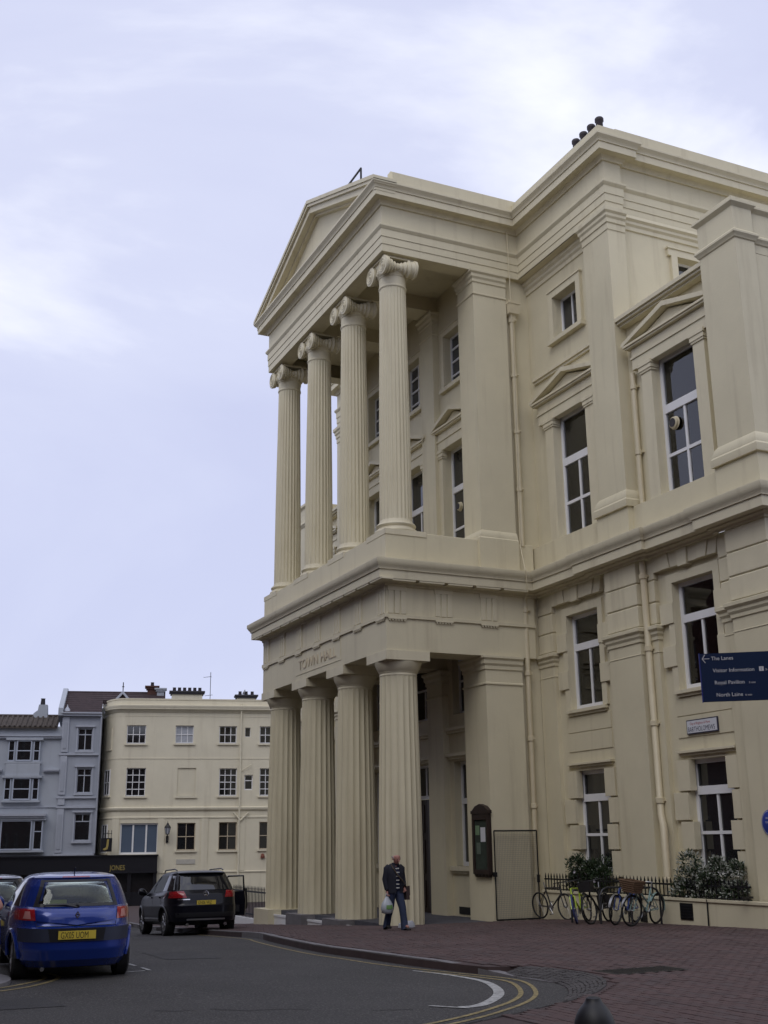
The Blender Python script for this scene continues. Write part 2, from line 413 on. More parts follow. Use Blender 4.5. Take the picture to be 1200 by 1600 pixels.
for mm in (brick_red, brick_b, brick_c):
    q = MB(); add_brick(q, 0, 0, 0, 0, 0); o = q.obj('brick', mm, None, 0, fix=False); one.append(o)
for n_, (d_, x, y) in enumerate(cells):
    c_ = random.choices((0, 1, 2), (5, 3, 2))[0]; t = random.gauss(0, .012); hh = random.gauss(0, .0016)
    if n_ < 300:
        o = one[c_]
        if o.parent is None: o.parent = pav
        else: o = bpy.data.objects.new('brick', one[c_].data); COL.objects.link(o); o.parent = pav
        o.location = (x, y, ground(x) + hh); o.rotation_euler = (0, 0, t)
    else: add_brick(bricks[c_], x, y, ground(x) + hh, t, random.random() * .5)
for b_, mm in zip(bricks, (brick_red, brick_b, brick_c)):
    o = b_.obj('brick_paving', mm, pav, 0, fix=False); o['kind'] = 'stuff'
# granite setts on a ramp from the road up to the bricks round the corner
def frac_pts(path, n):
    P = [Vector(p) for p in path]; L_ = [0]
    for a, b in zip(P, P[1:]): L_.append(L_[-1] + (b - a).length)
    out = []
    for k in range(n + 1):
        d = L_[-1] * k / n; i = max(q for q in range(len(L_)) if L_[q] <= d + 1e-9); i = min(i, len(P) - 2)
        out.append(P[i].lerp(P[i + 1], (d - L_[i]) / max(1e-6, L_[i + 1] - L_[i])))
    return out
NA, NB = 60, 9
lo, hi = frac_pts(KR, NA), frac_pts(SETT_OUT, NA)
def ramp_pt(i, t):
    a, b = lo[i], hi[i]; p = a.lerp(b, t); za = road_z(a.x, a.y) + .012; zb = ground(b.x) - .004
    return Vector((p.x, p.y, za + (zb - za) * t))
m = MB()
for i in range(NA):
    for j in range(NB): m.poly([ramp_pt(i, j / NB) - Vector((0, 0, .012)), ramp_pt(i + 1, j / NB) - Vector((0, 0, .012)), ramp_pt(i + 1, (j + 1) / NB) - Vector((0, 0, .012)), ramp_pt(i, (j + 1) / NB) - Vector((0, 0, .012))])
ramp = tag(m.obj('dropped_kerb_ramp', joint_sand, None, 0), kind='structure')
sett_n = 0
for i in range(NA):
    for j in range(NB):
        g_ = .06; c4 = [ramp_pt(i, (j + g_) / NB), ramp_pt(i + 1, (j + g_) / NB), ramp_pt(i + 1, (j + 1 - g_) / NB), ramp_pt(i, (j + 1 - g_) / NB)]
        c4 = [c4[0].lerp(c4[1], g_), c4[1].lerp(c4[0], g_), c4[2].lerp(c4[3], g_), c4[3].lerp(c4[2], g_)]
        ctr = sum(c4, Vector()) / 4
        if in_view(*ctr) is None: continue
        dz = random.uniform(-.004, .005); jit = [Vector((random.gauss(0, .005), random.gauss(0, .005), 0)) for _ in range(4)]
        q = [p + k2 for p, k2 in zip(c4, jit)]
        m = MB(); m.rings([[p + Vector((0, 0, -.03)) for p in q], [p + Vector((0, 0, dz)) for p in q], [p.lerp(ctr, .14) + Vector((0, 0, dz + .005)) for p in q]], True, False, True)
        if sett_n < 300: m.obj('sett', sett_m, ramp, 0, fix=False)
        else:
            if sett_n == 300: rest = MB()
            k0 = rest.pts(m.v); rest.f += [tuple(k0 + a for a in f) for f in m.f]
        sett_n += 1
if sett_n > 300: rest.obj('sett_paving', sett_m, ramp, 0, fix=False)['kind'] = 'stuff'
# road markings (sheets 4 mm above the road)
def line_mark(name, path, wd, m, lift=.006, dash=None):
    b = MB(); P = resample(path, .25)
    l, r = offset_line(P, wd / 2), offset_line(P, -wd / 2)
    for i in range(len(P) - 1):
        b.poly([(x, y, road_z(x, y) + lift) for x, y in (r[i], r[i + 1], l[i + 1], l[i])])
    return tag(b.obj(name, m, None, 0), kind='structure')
YC = [(11.3, -4.62), (12.5, -4.30), (13.3, -4.22), (14.3, -4.62), (15.1, -5.16), (15.85, -5.97), (16.6, -7.0), (17.6, -8.8)]
line_mark('yellow_line', smooth_path([(-6, -3.55), (0.6, -4.15), (3, -4.55), (7, -4.98), (9.6, -4.92)] + YC), .06, yellow_line)
line_mark('yellow_line', offset_line(smooth_path(YC), -.19), .065, yellow_line)
wp = resample(smooth_path([(11.2, -4.86), (12.0, -4.70), (13.0, -4.68), (13.8, -4.92), (14.5, -5.28), (15.1, -5.76), (15.42, -6.13), (15.42, -6.42)]), .12); b = MB(); nW = len(wp)
o1, o2 = offset_line(wp, 1.0), offset_line(wp, -1.0)
for i in range(nW - 1):
    q = []
    for k_, o_ in ((i, o2), (i + 1, o2), (i + 1, o1), (i, o1)):
        h_ = .5 * (.06 + .08 * min(1, (k_ / nW) * 1.6)); p = Vector(wp[k_]).lerp(Vector(o_[k_]), h_); q.append((p.x, p.y, road_z(p.x, p.y) + .006))
    b.poly(q)
tag(b.obj('white_line', white_line, None, 0), kind='structure')
line_mark('white_line', [(15.2, -6.62), (15.72, -6.18)], .06, white_line, .011)
crack = mat('crack', (.012, .012, .012), .9)
for pts in ([(14.4, -9.0), (14.75, -8.7), (14.78, -8.2), (15.0, -8.0)], [(14.2, -9.6), (14.45, -9.35), (14.4, -9.1)], [(15.3, -7.4), (15.4, -7.0), (15.35, -6.75)], [(8.2, -6.4), (8.6, -5.9), (8.5, -5.5)]): line_mark('road_crack', pts, .022, crack, .005)
patch_m = mat('tarmac_patch', (.055, .053, .053), .92, var=.4, vscale=2, bump=.8, bscale=70)
for q in ([(11.9, -11.0), (13.2, -11.3), (13.25, -10.4), (12.3, -10.5)], [(5.2, -7.6), (7.4, -7.7), (7.4, -6.7), (5.25, -6.65)]):
    b = MB(); b.poly([(x, y, road_z(x, y) + .005) for x, y in q]); tag(b.obj('tarmac_patch', patch_m, None, 0), kind='structure')
line_mark('yellow_line', smooth_path([(10.95, -11.05), (10.6, -10.62), (9.9, -10.12), (9.2, -10.1)]), .08, yellow_line)
line_mark('yellow_line', smooth_path([(11.2, -10.9), (10.8, -10.42), (9.9, -9.92), (9.0, -9.95)]), .08, yellow_line)
line_mark('white_line', [(9.75, -10.0), (9.62, -9.35)], .06, white_line)
line_mark('white_line', [(9.62, -9.05), (9.5, -8.52)], .06, white_line)
line_mark('white_line', [(9.52, -8.5), (8.9, -8.5)], .06, white_line, .011); line_mark('white_line', [(8.6, -8.5), (8.0, -8.5)], .06, white_line)
# drain cover of dark bars, flush in the bricks
dr = thing('drain_cover', 'dark iron drain cover set flush in the red brick pavement', 'drain cover', (14.03, -2.72, ground(14.03)))
m = MB(); m.box(-.28, .28, -.62, -.56, -.05, .004); m.box(-.28, .28, .56, .62, -.05, .004); m.box(-.28, -.23, -.56, .56, -.05, .004); m.box(.23, .28, -.56, .56, -.05, .004)
local(dr, m, 'frame', black_iron, 0)
m = MB(); m.box(-.23, .23, -.56, .56, -.05, -.006); local(dr, m, 'tray', room_dark, 0)
bar = None
for i in range(18):
    if bar is None:
        m = MB(); m.box(-.225, .225, -.018, .018, -.03, .003); bar = local(dr, m, 'grating_bar', black_iron, 0); bar.location = (0, -.525, 0)
    else: share(bar, dr, Matrix.Translation((0, -.525 + i * .0618, 0)))
# ------------------------------------------------------------------ town hall
PW = 10.2; YP = 4.75
th = thing('town_hall', 'large cream stucco town hall with a two storey columned portico and pediment', 'town hall', (0, 0, -.4))
Z0 = -1.2
# plain profiles
CORN1 = [(0, 8.42), (.05, 8.42), (.05, 8.48), (.13, 8.52), (.13, 8.56), (.35, 8.56), (.35, 8.80), (.385, 8.80), (.385, 8.84), (.43, 8.90), (.48, 8.98), (.48, 9.09), (.40, 9.11), (.02, 9.16), (0, 9.16)]
CORN2 = [(0, 20.18), (.05, 20.18), (.07, 20.25), (.14, 20.31), (.34, 20.31), (.34, 20.54), (.37, 20.54), (.37, 20.58), (.41, 20.63), (.47, 20.70), (.47, 20.76), (.42, 20.78), (0, 20.80)]
# cornices
low_path = [(-PW - 9.4, 20), (-PW - 9.4, 5.3), (-PW - 9.5, 5.3), (-PW - 9.5, 4.75), (-PW - 7.9, 4.75), (-PW - 7.9, 4.85), (-PW - 5.25, 4.85), (-PW - 5.25, 4.75), (-PW - 2.9, 4.75), (-PW - 2.9, 4.85), (-PW, 4.85), (-PW, 0), (0, 0), (0, 4.85), (2.9, 4.85), (2.9, 4.75), (5.25, 4.75), (5.25, 4.85), (7.9, 4.85), (7.9, 4.75), (9.5, 4.75), (9.5, 5.3), (9.4, 5.3), (9.4, 26)]
MB().sweep(low_path, CORN1).obj('cornice', stone_trim, th, 40)
up_path = [(-PW - 4.6, 20), (-PW - 4.6, 5.35), (-PW - 4.7, 5.35), (-PW - 4.7, 4.75), (-PW, 4.75), (-PW, 0), (0, 0), (0, 4.75), (4.7, 4.75), (4.7, 5.35), (4.6, 5.35), (4.6, 22)]
MB().sweep(up_path, CORN2).obj('cornice', stone_trim, th, 40)
# upper entablature: three fasciae, taenia, frieze
ENT2 = [(-.55, 18.66), (0, 18.66), (0, 18.90), (.018, 18.90), (.018, 19.14), (.036, 19.14), (.036, 19.38), (.07, 19.42), (.10, 19.47), (.10, 19.52), (.02, 19.54), (0, 19.54), (0, 20.2)]
MB().sweep(up_path, ENT2).obj('entablature', stucco, th, 30)
# walls of the central block behind the columns
def up_hood(parent, T, xc, y, z0=14.3, w=1.75, rise=.44):
    """pedimented hood over a window: cornice, raking mouldings, frieze"""
    m = MB(T)
    for a, (yy, dz) in enumerate(((y - .28, 0), (y - .24, -.05))):
        m.box(xc - w + .04 * a, xc + w - .04 * a, yy, y + .1, z0 - .06 + dz, z0 + dz + .0)
    for s in (-1, 1):
        p = [(xc + s * w, z0), (xc, z0 + rise), (xc, z0 + rise + .14), (xc + s * (w + .06), z0 + .10), (xc + s * (w + .06), z0)]
        m.prism(p, 'y', y - .28, y + .1)
    m.prism([(xc - w + .3, z0 + .002), (xc + w - .3, z0 + .002), (xc, z0 + rise - .03)], 'y', y - .08, y + .1)
    m.box(xc - w + .18, xc + w - .18, y - .13, y + .1, z0 - .716, z0 - .11)
    m.box(xc - w + .14, xc + w - .14, y - .16, y + .1, z0 - .42, z0 - .36)
    m.obj('window_hood', stone_trim, parent, 0)
def jambs(parent, T, x0, x1, z0, z1, y, wd=.42, proj=.15):
    for a, b in ((x0 - wd, x0 - .004), (x1 + .004, x1 + wd)):
        m = MB(T); m.box(a, b, y - proj, y + .05, z0, z1 - .28)
        m.box(a - .03, b + .03, y - proj - .03, y + .05, z1 - .28, z1 - .22); m.box(a - .05, b + .05, y - proj - .05, y + .05, z1 - .22, z1 - .10); m.box(a - .07, b + .07, y - proj - .07, y + .05, z1 - .10, z1)
        m.obj('window_jamb', stone_trim, parent, 0)
def surround(parent, T, x0, x1, z0, z1, y, wd=.2, proj=.06, sill=True, ears=0.0, name='window_surround'):
    m = MB(T)
    m.box(x0 - wd, x0 - .004, y - proj, y + .04, z0, z1 + .004); m.box(x1 + .004, x1 + wd, y - proj, y + .04, z0, z1 + .004)
    m.box(x0 - wd - ears, x1 + wd + ears, y - proj, y + .04, z1 + .004, z1 + wd)
    m.box(x0 - wd - ears - .03, x1 + wd + ears + .03, y - proj - .03, y + .04, z1 + wd, z1 + wd + .05)
    if sill: m.box(x0 - wd - .05, x1 + wd + .05, y - proj - .07, y + .04, z0 - .14, z0 - .004)
    m.obj(name, stone_trim, parent, 0)
def fan(parent, c, r=.13):
    m = MB(); m.lathe([(r * .75, -.09), (r, -.075), (r, -.02), (r * 1.18, -.01), (r * 1.18, 0)], c, 20, 'y'); m.obj('extractor_fan', pipe_cream, parent, 40)
    m = MB(); m.lathe([(r * .78, -.1), (r * .70, -.075)], c, 20, 'y'); m.obj('fan_grille', slate_dk, parent, 40)
I4 = Matrix.Identity(4)
MIR = Matrix(((-1, 0, 0, -PW), (0, 1, 0, 0), (0, 0, 1, 0), (0, 0, 0, 1)))
YB = 3.5
cx = [-2.1, -5.1, -8.1]; holes = []
for c in cx:
    holes += [(c - .62, c + .62, 15.78, 17.6), (c - .78, c + .78, 9.98, 13.72), (c - .72, c + .72, 5.3, 7.0)]
holes += [(cx[0] - .75, cx[0] + .75, .95, 3.92), (cx[1] - .8, cx[1] + .8, -.55, 3.95), (cx[2] - .75, cx[2] + .75, .95, 3.92)]
m = MB(); m.wall(-PW + .02, -.15, Z0, 20.2, YB, .32, holes)
m.poly([(-.15, YB, Z0), (-.15, 5.3, Z0), (-.15, 5.3, 18.66), (-.15, YB, 18.66)]); m.poly([(-PW + .15, YB, Z0), (-PW + .15, 5.3, Z0), (-PW + .15, 5.3, 18.66), (-PW + .15, YB, 18.66)])
m.obj('wall', stucco, th, 0)
for i, c in enumerate(cx):
    window(th, None, c - .62, c + .62, 15.78, 17.6, YB + .22, (16.22, 16.70, 17.15), ((c, 15.85, 17.55),), .06, .05, glass=glass_mid)
    surround(th, None, c - .62, c + .62, 15.78, 17.6, YB, .18)
    o = window(th, None, c - .78, c + .78, 9.98, 13.72, YB + .22, (12.35, 11.05), ((c, 10.05, 12.3),), .09, .06, thick=(12.35,))
    if i == 0: fan(o, (c - .33, YB + .26, 11.75))
    jambs(th, None, c - .78, c + .78, 10.0, 13.72, YB, .32, .1); up_hood(th, None, c, YB, 14.42, 1.2, .4)
    window(th, None, c - .72, c + .72, 5.3, 7.0, YB + .22, (6.3,), ((c, 5.35, 6.25),), .08, .05)
    m = MB(); m.box(c - 1.15, c + 1.15, YB - .16, YB + .05, 4.82, 4.92); m.box(c - 1.1, c + 1.1, YB - .1, YB + .05, 4.74, 4.82); m.obj('sill', stone_trim, th, 0)
    m = MB(); m.box(c - 1.0, c + 1.0, YB - .16, YB + .05, 4.06, 4.16); m.box(c - .95, c + .95, YB - .08, YB + .05, 3.98, 4.06); m.obj('label_mould', stone_trim, th, 0)
    if i != 1:
        window(th, None, c - .75, c + .75, .95, 3.92, YB + .22, (2.78,), ((c, 1.0, 2.75),), .09, .05, thick=(2.78,))
        m = MB(); m.box(c - .95, c + .95, YB - .12, YB + .2, .82, .95); m.box(c - .9, c + .9, YB - .07, YB + .05, .75, .82); m.obj('sill', stone_trim, th, 0)
    else:
        for s in (-1, 1):
            m = MB(); x0, x1 = sorted((c + s * .01, c + s * .8)); m.box(x0, x1, YB + .2, YB + .27, -.5, 2.9)
            for (a, b) in ((-.3, .5), (.7, 1.7), (1.9, 2.75)): m.box(x0 + .13, x1 - .13, YB + .17, YB + .2, a, b)
            d = m.obj('door', door_wood, th, 0)
        window(th, None, c - .8, c + .8, 2.92, 3.95, YB + .2, (), ((c, 2.95, 3.9),), .08, .05)
m = MB(); m.box(-2.75, -1.55, YB - .015, YB + .02, -.36, -.16); m.obj('floor_vent', black_iron, th, 0)
# pilasters and antae of the block
def pilaster(T, x0, x1, y0, y1, zb, zt, parent=None, cap=True, base=True, name='pilaster', foot=.3):
    m = MB(T); m.box(x0, x1, y0, y1, zb, zt - .02)
    path = [(x0, y1), (x0, y0), (x1, y0), (x1, y1)]
    if cap:
        m.sweep(path, [(0, zt - .82), (.03, zt - .80), (.03, zt - .76), (0, zt - .74)])
        m.sweep(path, [(0, zt - .40), (.03, zt - .38), (.03, zt - .28), (.07, zt - .22), (.07, zt - .12), (.12, zt - .07), (.12, zt), (0, zt)])
    if base: m.sweep(path, [(0, zb + foot + .22), (.05, zb + foot + .17), (.10, zb + foot + .05), (.10, zb + foot - .01), (.14, zb + foot - .05), (.14, zb + foot - .1), (.13, zb)])
    m.obj(name, stucco, parent or th, 30)
for xc_ in (-3.6, -6.6):
    pilaster(None, xc_ - .45, xc_ + .45, YB - .22, YB + .1, 9.5, 18.66, base=False)
    pilaster(None, xc_ - .5, xc_ + .5, YB - .22, YB + .1, Z0, 6.66, base=False)
for s in (0, 1):
    T = MIR if s else None
    pilaster(T, -1.0, 0, 3.08, 4.25, 9.16, 18.66, name='anta', foot=.95)
    pilaster(T, -1.3, 0, 3.05, 4.25, Z0, 6.66, base=False, name='anta')
# lower entablature of the portico
ENT1 = [(-.95, 6.65), (0, 6.65), (0, 7.54), (.045, 7.54), (.045, 7.64), (0, 7.64), (0, 8.45)]
MB().sweep([(-PW, 4.75), (-PW, 0), (0, 0), (0, 4.75)], ENT1).obj('entablature', stucco, th, 30)
m = MB(); m.box(-PW + .9, -.9, .9, 3.52, 7.3, 9.1); m.obj('portico_ceiling', stucco, th, 0)
m = MB(); m.box(-PW + .5, -.5, .5, 3.52, 19.2, 20.2); m.obj('portico_ceiling', stucco, th, 0)
for c in (-3.6, -6.6):
    m = MB(); m.box(c - .45, c + .45, .9, 3.5, 6.7, 7.3); m.obj('ceiling_beam', stucco, th, 0)
    m = MB(); m.box(c - .4, c + .4, .5, 3.5, 18.7, 19.2); m.obj('ceiling_beam', stucco, th, 0)
# triglyphs with their reglets
def triglyph(T):
    m = MB(T)
    for k in range(3): m.prism([(-.27 + k * .19, 0), (-.255 + k * .19, -.032), (-.125 + k * .19, -.032), (-.11 + k * .19, 0)], 'z', 7.66, 8.30)
    m.box(-.29, .29, -.036, .02, 8.30, 8.42); m.box(-.28, .28, -.055, .02, 7.50, 7.545)
    for k in range(6): m.box(-.25 + k * .09, -.21 + k * .09, -.05, .02, 7.455, 7.50)
    return m
tr = triglyph(None).obj('triglyph', stone_trim, None, 0); tr.parent = th; first = True
TB = Matrix.Translation((0, 0, .4))
places = [(Matrix.Translation((-.32 - i * 1.593, 0, 0))) for i in range(7)] + [Matrix.Translation((0, .32 + 1.45 * i, 0)) @ Matrix.Rotation(PI / 2, 4, 'Z') for i in range(3)]
for i, P in enumerate(places):
    if i == 0: tr.matrix_local = TB @ P
    else: share(tr, th, TB @ P)
m = MB(); m.box(-.39, .39, -.335, .02, 8.51, 8.562); mu = m.obj('mutule', stone_trim, None, 0); mu.parent = th
places = [Matrix.Translation((.06 - i * .897, 0, 0)) for i in range(12)] + [Matrix.Translation((0, .36 + .897 * i, 0)) @ Matrix.Rotation(PI / 2, 4, 'Z') for i in range(5)]
for i, P in enumerate(places):
    if i == 0: mu.matrix_local = TB @ P
    else: share(mu, th, TB @ P)
# lettering panel
m = MB(); m.box(-6.95, -3.2, -.012, .02, 6.83, 6.85); m.box(-3.215, -3.2, -.012, .02, 6.85, 7.42); m.obj('letter_panel', stone_trim, th, 0)
text('lettering', 'TOWN', .44, gold_letter, th, TB @ face_T((-6.72, -.004, 6.98), (1, 0, 0)), .012, sx=1.2)
text('lettering', 'HALL', .44, gold_letter, th, TB @ face_T((-4.82, -.004, 6.98), (1, 0, 0)), .012, sx=1.2)
# blocking course and upper column plinths
m = MB(); m.sweep([(-PW, 4.8), (-PW, 0), (0, 0), (0, 4.8)], [(-1.5, 9.12), (0, 9.12), (0, 10.0), (-.03, 10.02), (-1.5, 10.02)]); m.obj('blocking_course', stucco, th, 30)
m = MB(); m.box(-PW + .6, -.6, .6, 3.6, 9.12, 9.9); m.obj('balcony_floor', stucco, th, 0)
# columns
def shaft_mb(n_fl, r0, r1, z0, z1, depth, entasis=.012, fillet=.12, per=6):
    rs = []; H = 14
    for h in range(H + 1):
        t = h / H; r = r0 + (r1 - r0) * t + entasis * math.sin(PI * min(1, t * 1.25)) * 1
        ring = []
        for k in range(n_fl):
            for j in range(per):
                u = j / per
                d = 0 if u < fillet else math.sin(PI * (u - fillet) / (1 - fillet)) ** .8
                a = 2 * PI * (k + u) / n_fl + .1
                fade = 1 if 0 < h < H else .15
                rr = r - depth * d * fade * r / r0
                ring.append((rr * math.cos(a), rr * math.sin(a), z0 + (z1 - z0) * (t if 0 < h < H else (.0 if h == 0 else 1.0))))
        rs.append(ring)
    return MB().rings(rs)
def torus(m, c, R, r, z, n=40, k=8):
    rs = []
    for i in range(n):
        a = 2 * PI * i / n
        rs.append([(c[0] + (R + r * math.cos(b)) * math.cos(a), c[1] + (R + r * math.cos(b)) * math.sin(a), z + r * math.sin(b)) for b in [2 * PI * q / k for q in range(k)]])
    rs.append(rs[0]); m.rings(rs, True, False, False)
COLX = [-.62, -3.61, -6.60, -9.60]; CY = .63
low_shaft = shaft_mb(20, .60, .515, -.42, 6.05, .042, fillet=0.02).obj('column', stucco, None, 26)
m = MB(); m.lathe([(.515, 6.0), (.525, 6.03), (.515, 6.05), (.515, 6.08), (.535, 6.10), (.535, 6.12), (.55, 6.13), (.62, 6.27), (.655, 6.37), (.64, 6.40), (.5, 6.40)], (0, 0, 0), 40)
m.box(-.66, .66, -.66, .66, 6.392, 6.652)
low_cap = m.obj('capital', stone_trim, None, 30)
up_shaft = shaft_mb(24, .47, .40, 10.44, 17.72, .035, .01, fillet=.24, per=8).obj('column', stucco, None, 26)
m = MB(); m.box(-.64, .64, -.64, .64, 9.9, 10.06); m.lathe([(.60, 10.06), (.615, 10.10), (.60, 10.15), (.54, 10.17), (.53, 10.22), (.56, 10.25), (.575, 10.29), (.555, 10.33), (.50, 10.35), (.485, 10.40), (.47, 10.45)], (0, 0, 0), 40)
up_base = m.obj('base', stone_trim, None, 30)
m = MB(); m.lathe([(.40, 17.70), (.425, 17.73), (.425, 17.77), (.405, 17.79), (.41, 18.05), (.43, 18.07), (.43, 18.10), (.45, 18.12), (.475, 18.18), (.50, 18.26), (.48, 18.32), (.4, 18.34)], (0, 0, 0), 40)
for k in range(24):                        # egg ring under the scrolls
    a = 2 * PI * k / 24; m.lathe([(.001, -.05), (.03, -.03), (.04, 0), (.03, .03), (.001, .05)], (.47 * math.cos(a), .47 * math.sin(a), 18.2), 6)
m.box(-.47, .47, -.47, .47, 18.60, 18.662); m.box(-.5, .5, -.5, .5, 18.565, 18.60)
m.box(-.42, .42, -.44, -.36, 18.36, 18.565); m.box(-.42, .42, .36, .44, 18.36, 18.565)
up_cap = m.obj('capital', stone_trim, None, 30)
m = MB()                                   # bolster with a scroll at each end
prof = [(.255, -.54), (.29, -.53), (.29, -.46), (.25, -.44)]
for k in range(7):
    y = -.40 + k * .115; rr = .12 + .13 * (abs(k - 3) / 3) ** 1.4
    prof += [(rr - .012, y - .035), (rr + .02, y), (rr - .012, y + .035)]
prof += [(.25, .44), (.29, .46), (.29, .53), (.255, .54)]
m.lathe(prof, (0, 0, 0), 28, 'y')
for sy in (-1, 1):
    sp = [((.255 * (1 - t / 46)) * math.cos(t * .42 + 1.57), sy * .545, (.255 * (1 - t / 46)) * math.sin(t * .42 + 1.57)) for t in range(42)]
    m.tube(sp, .012, 5); m.lathe([(.035, -.02), (.04, 0), (.035, .02)], (0, sy * .545, 0), 10, 'y')
volute = m.obj('volute', stone_trim, None, 35)
for i, x in enumerate(COLX):
    P = TB @ Matrix.Translation((x, CY, 0))
    for kind in ('low', 'up'):
        sh = low_shaft if kind == 'low' else up_shaft
        if i == 0: sh.parent = th; sh.matrix_local = P; c = sh
        else: c = share(sh, th, P)
        if kind == 'low':
            if i == 0: low_cap.parent = c
            else: share(low_cap, c, I4)
            if i:
                zt, zb = -.42, ground(x) - .3
                m = MB(); w_ = .66 if i < 3 else .70
                m.box(-w_, w_, -.78, w_, zb, zt + (.0 if i < 3 else .02))
                o = m.obj('column_block', granite if i < 3 else stucco, None, 0, 'bare grey stone base block' if i < 3 else 'base block painted cream'); o.parent = c
        else:
            for b_ in (up_base, up_cap):
                if i == 0: b_.parent = c
                else: share(b_, c, I4)
            for j, sx in enumerate((-1, 1)):
                VT = Matrix.Translation((sx * .45, 0, 18.30))
                if i == 0 and j == 0: volute.parent = c; volute.matrix_local = VT
                else: share(volute, c, VT)
# portico floor and step edge
m = MB(); m.box(-PW, .02, .3, 3.55, -1.2, -.425); m.box(.02, .12, .6, 3.1, -1.2, -.46); m.obj('portico_floor', granite_dk, th, 0)
m = MB(); m.box(-PW + .3, -.7, .06, .34, -1.2, -.56); m.box(-PW + .3, -.7, .04, .10, -.60, -.54); m.obj('step', white_paint, th, 0)
# pediment
apx, tipz, apz = -PW / 2, 20.76, 22.93
xl, xr_ = -PW - .47, .47
def rake(m, t0, t1, ya, yb, inset=0.0):
    for s in (-1, 1):
        xe = (xl + inset) if s < 0 else (xr_ - inset)
        f = inset / (PW / 2 + .47) * (apz - tipz)
        m.prism([(xe, tipz + f - t1), (xe, tipz + f - t0), (apx, apz - t0), (apx, apz - t1)], 'y', ya, yb)
m = MB(); rake(m, -.10, .03, -.48, .3); rake(m, .03, .14, -.44, .3, .04); rake(m, .14, .36, -.36, .3, .12); rake(m, .36, .44, -.15, .3, .35)
m.obj('raking_cornice', stone_trim, th, 0)
m = MB(); m.prism([(-PW, 20.7), (0, 20.7), (apx, apz - .3)], 'y', -.004, .25); m.obj('tympanum', stucco, th, 0)
m = MB()
for s in (-1, 1):
    xe = xl + .05 if s < 0 else xr_ - .05
    m.poly([(xe, .3, tipz), (apx, .3, apz + .02), (apx, 10, apz + .02), (xe, 10, tipz)])
m.obj('portico_roof', lead, th, 0)
m = MB(); m.prism([(-.06, 20.78), (-.06, 21.32), (.16, 21.32), (.30, 21.22), (.30, 20.78)], 'y', .25, 5.2)
m.obj('parapet', stucco, th, 0)
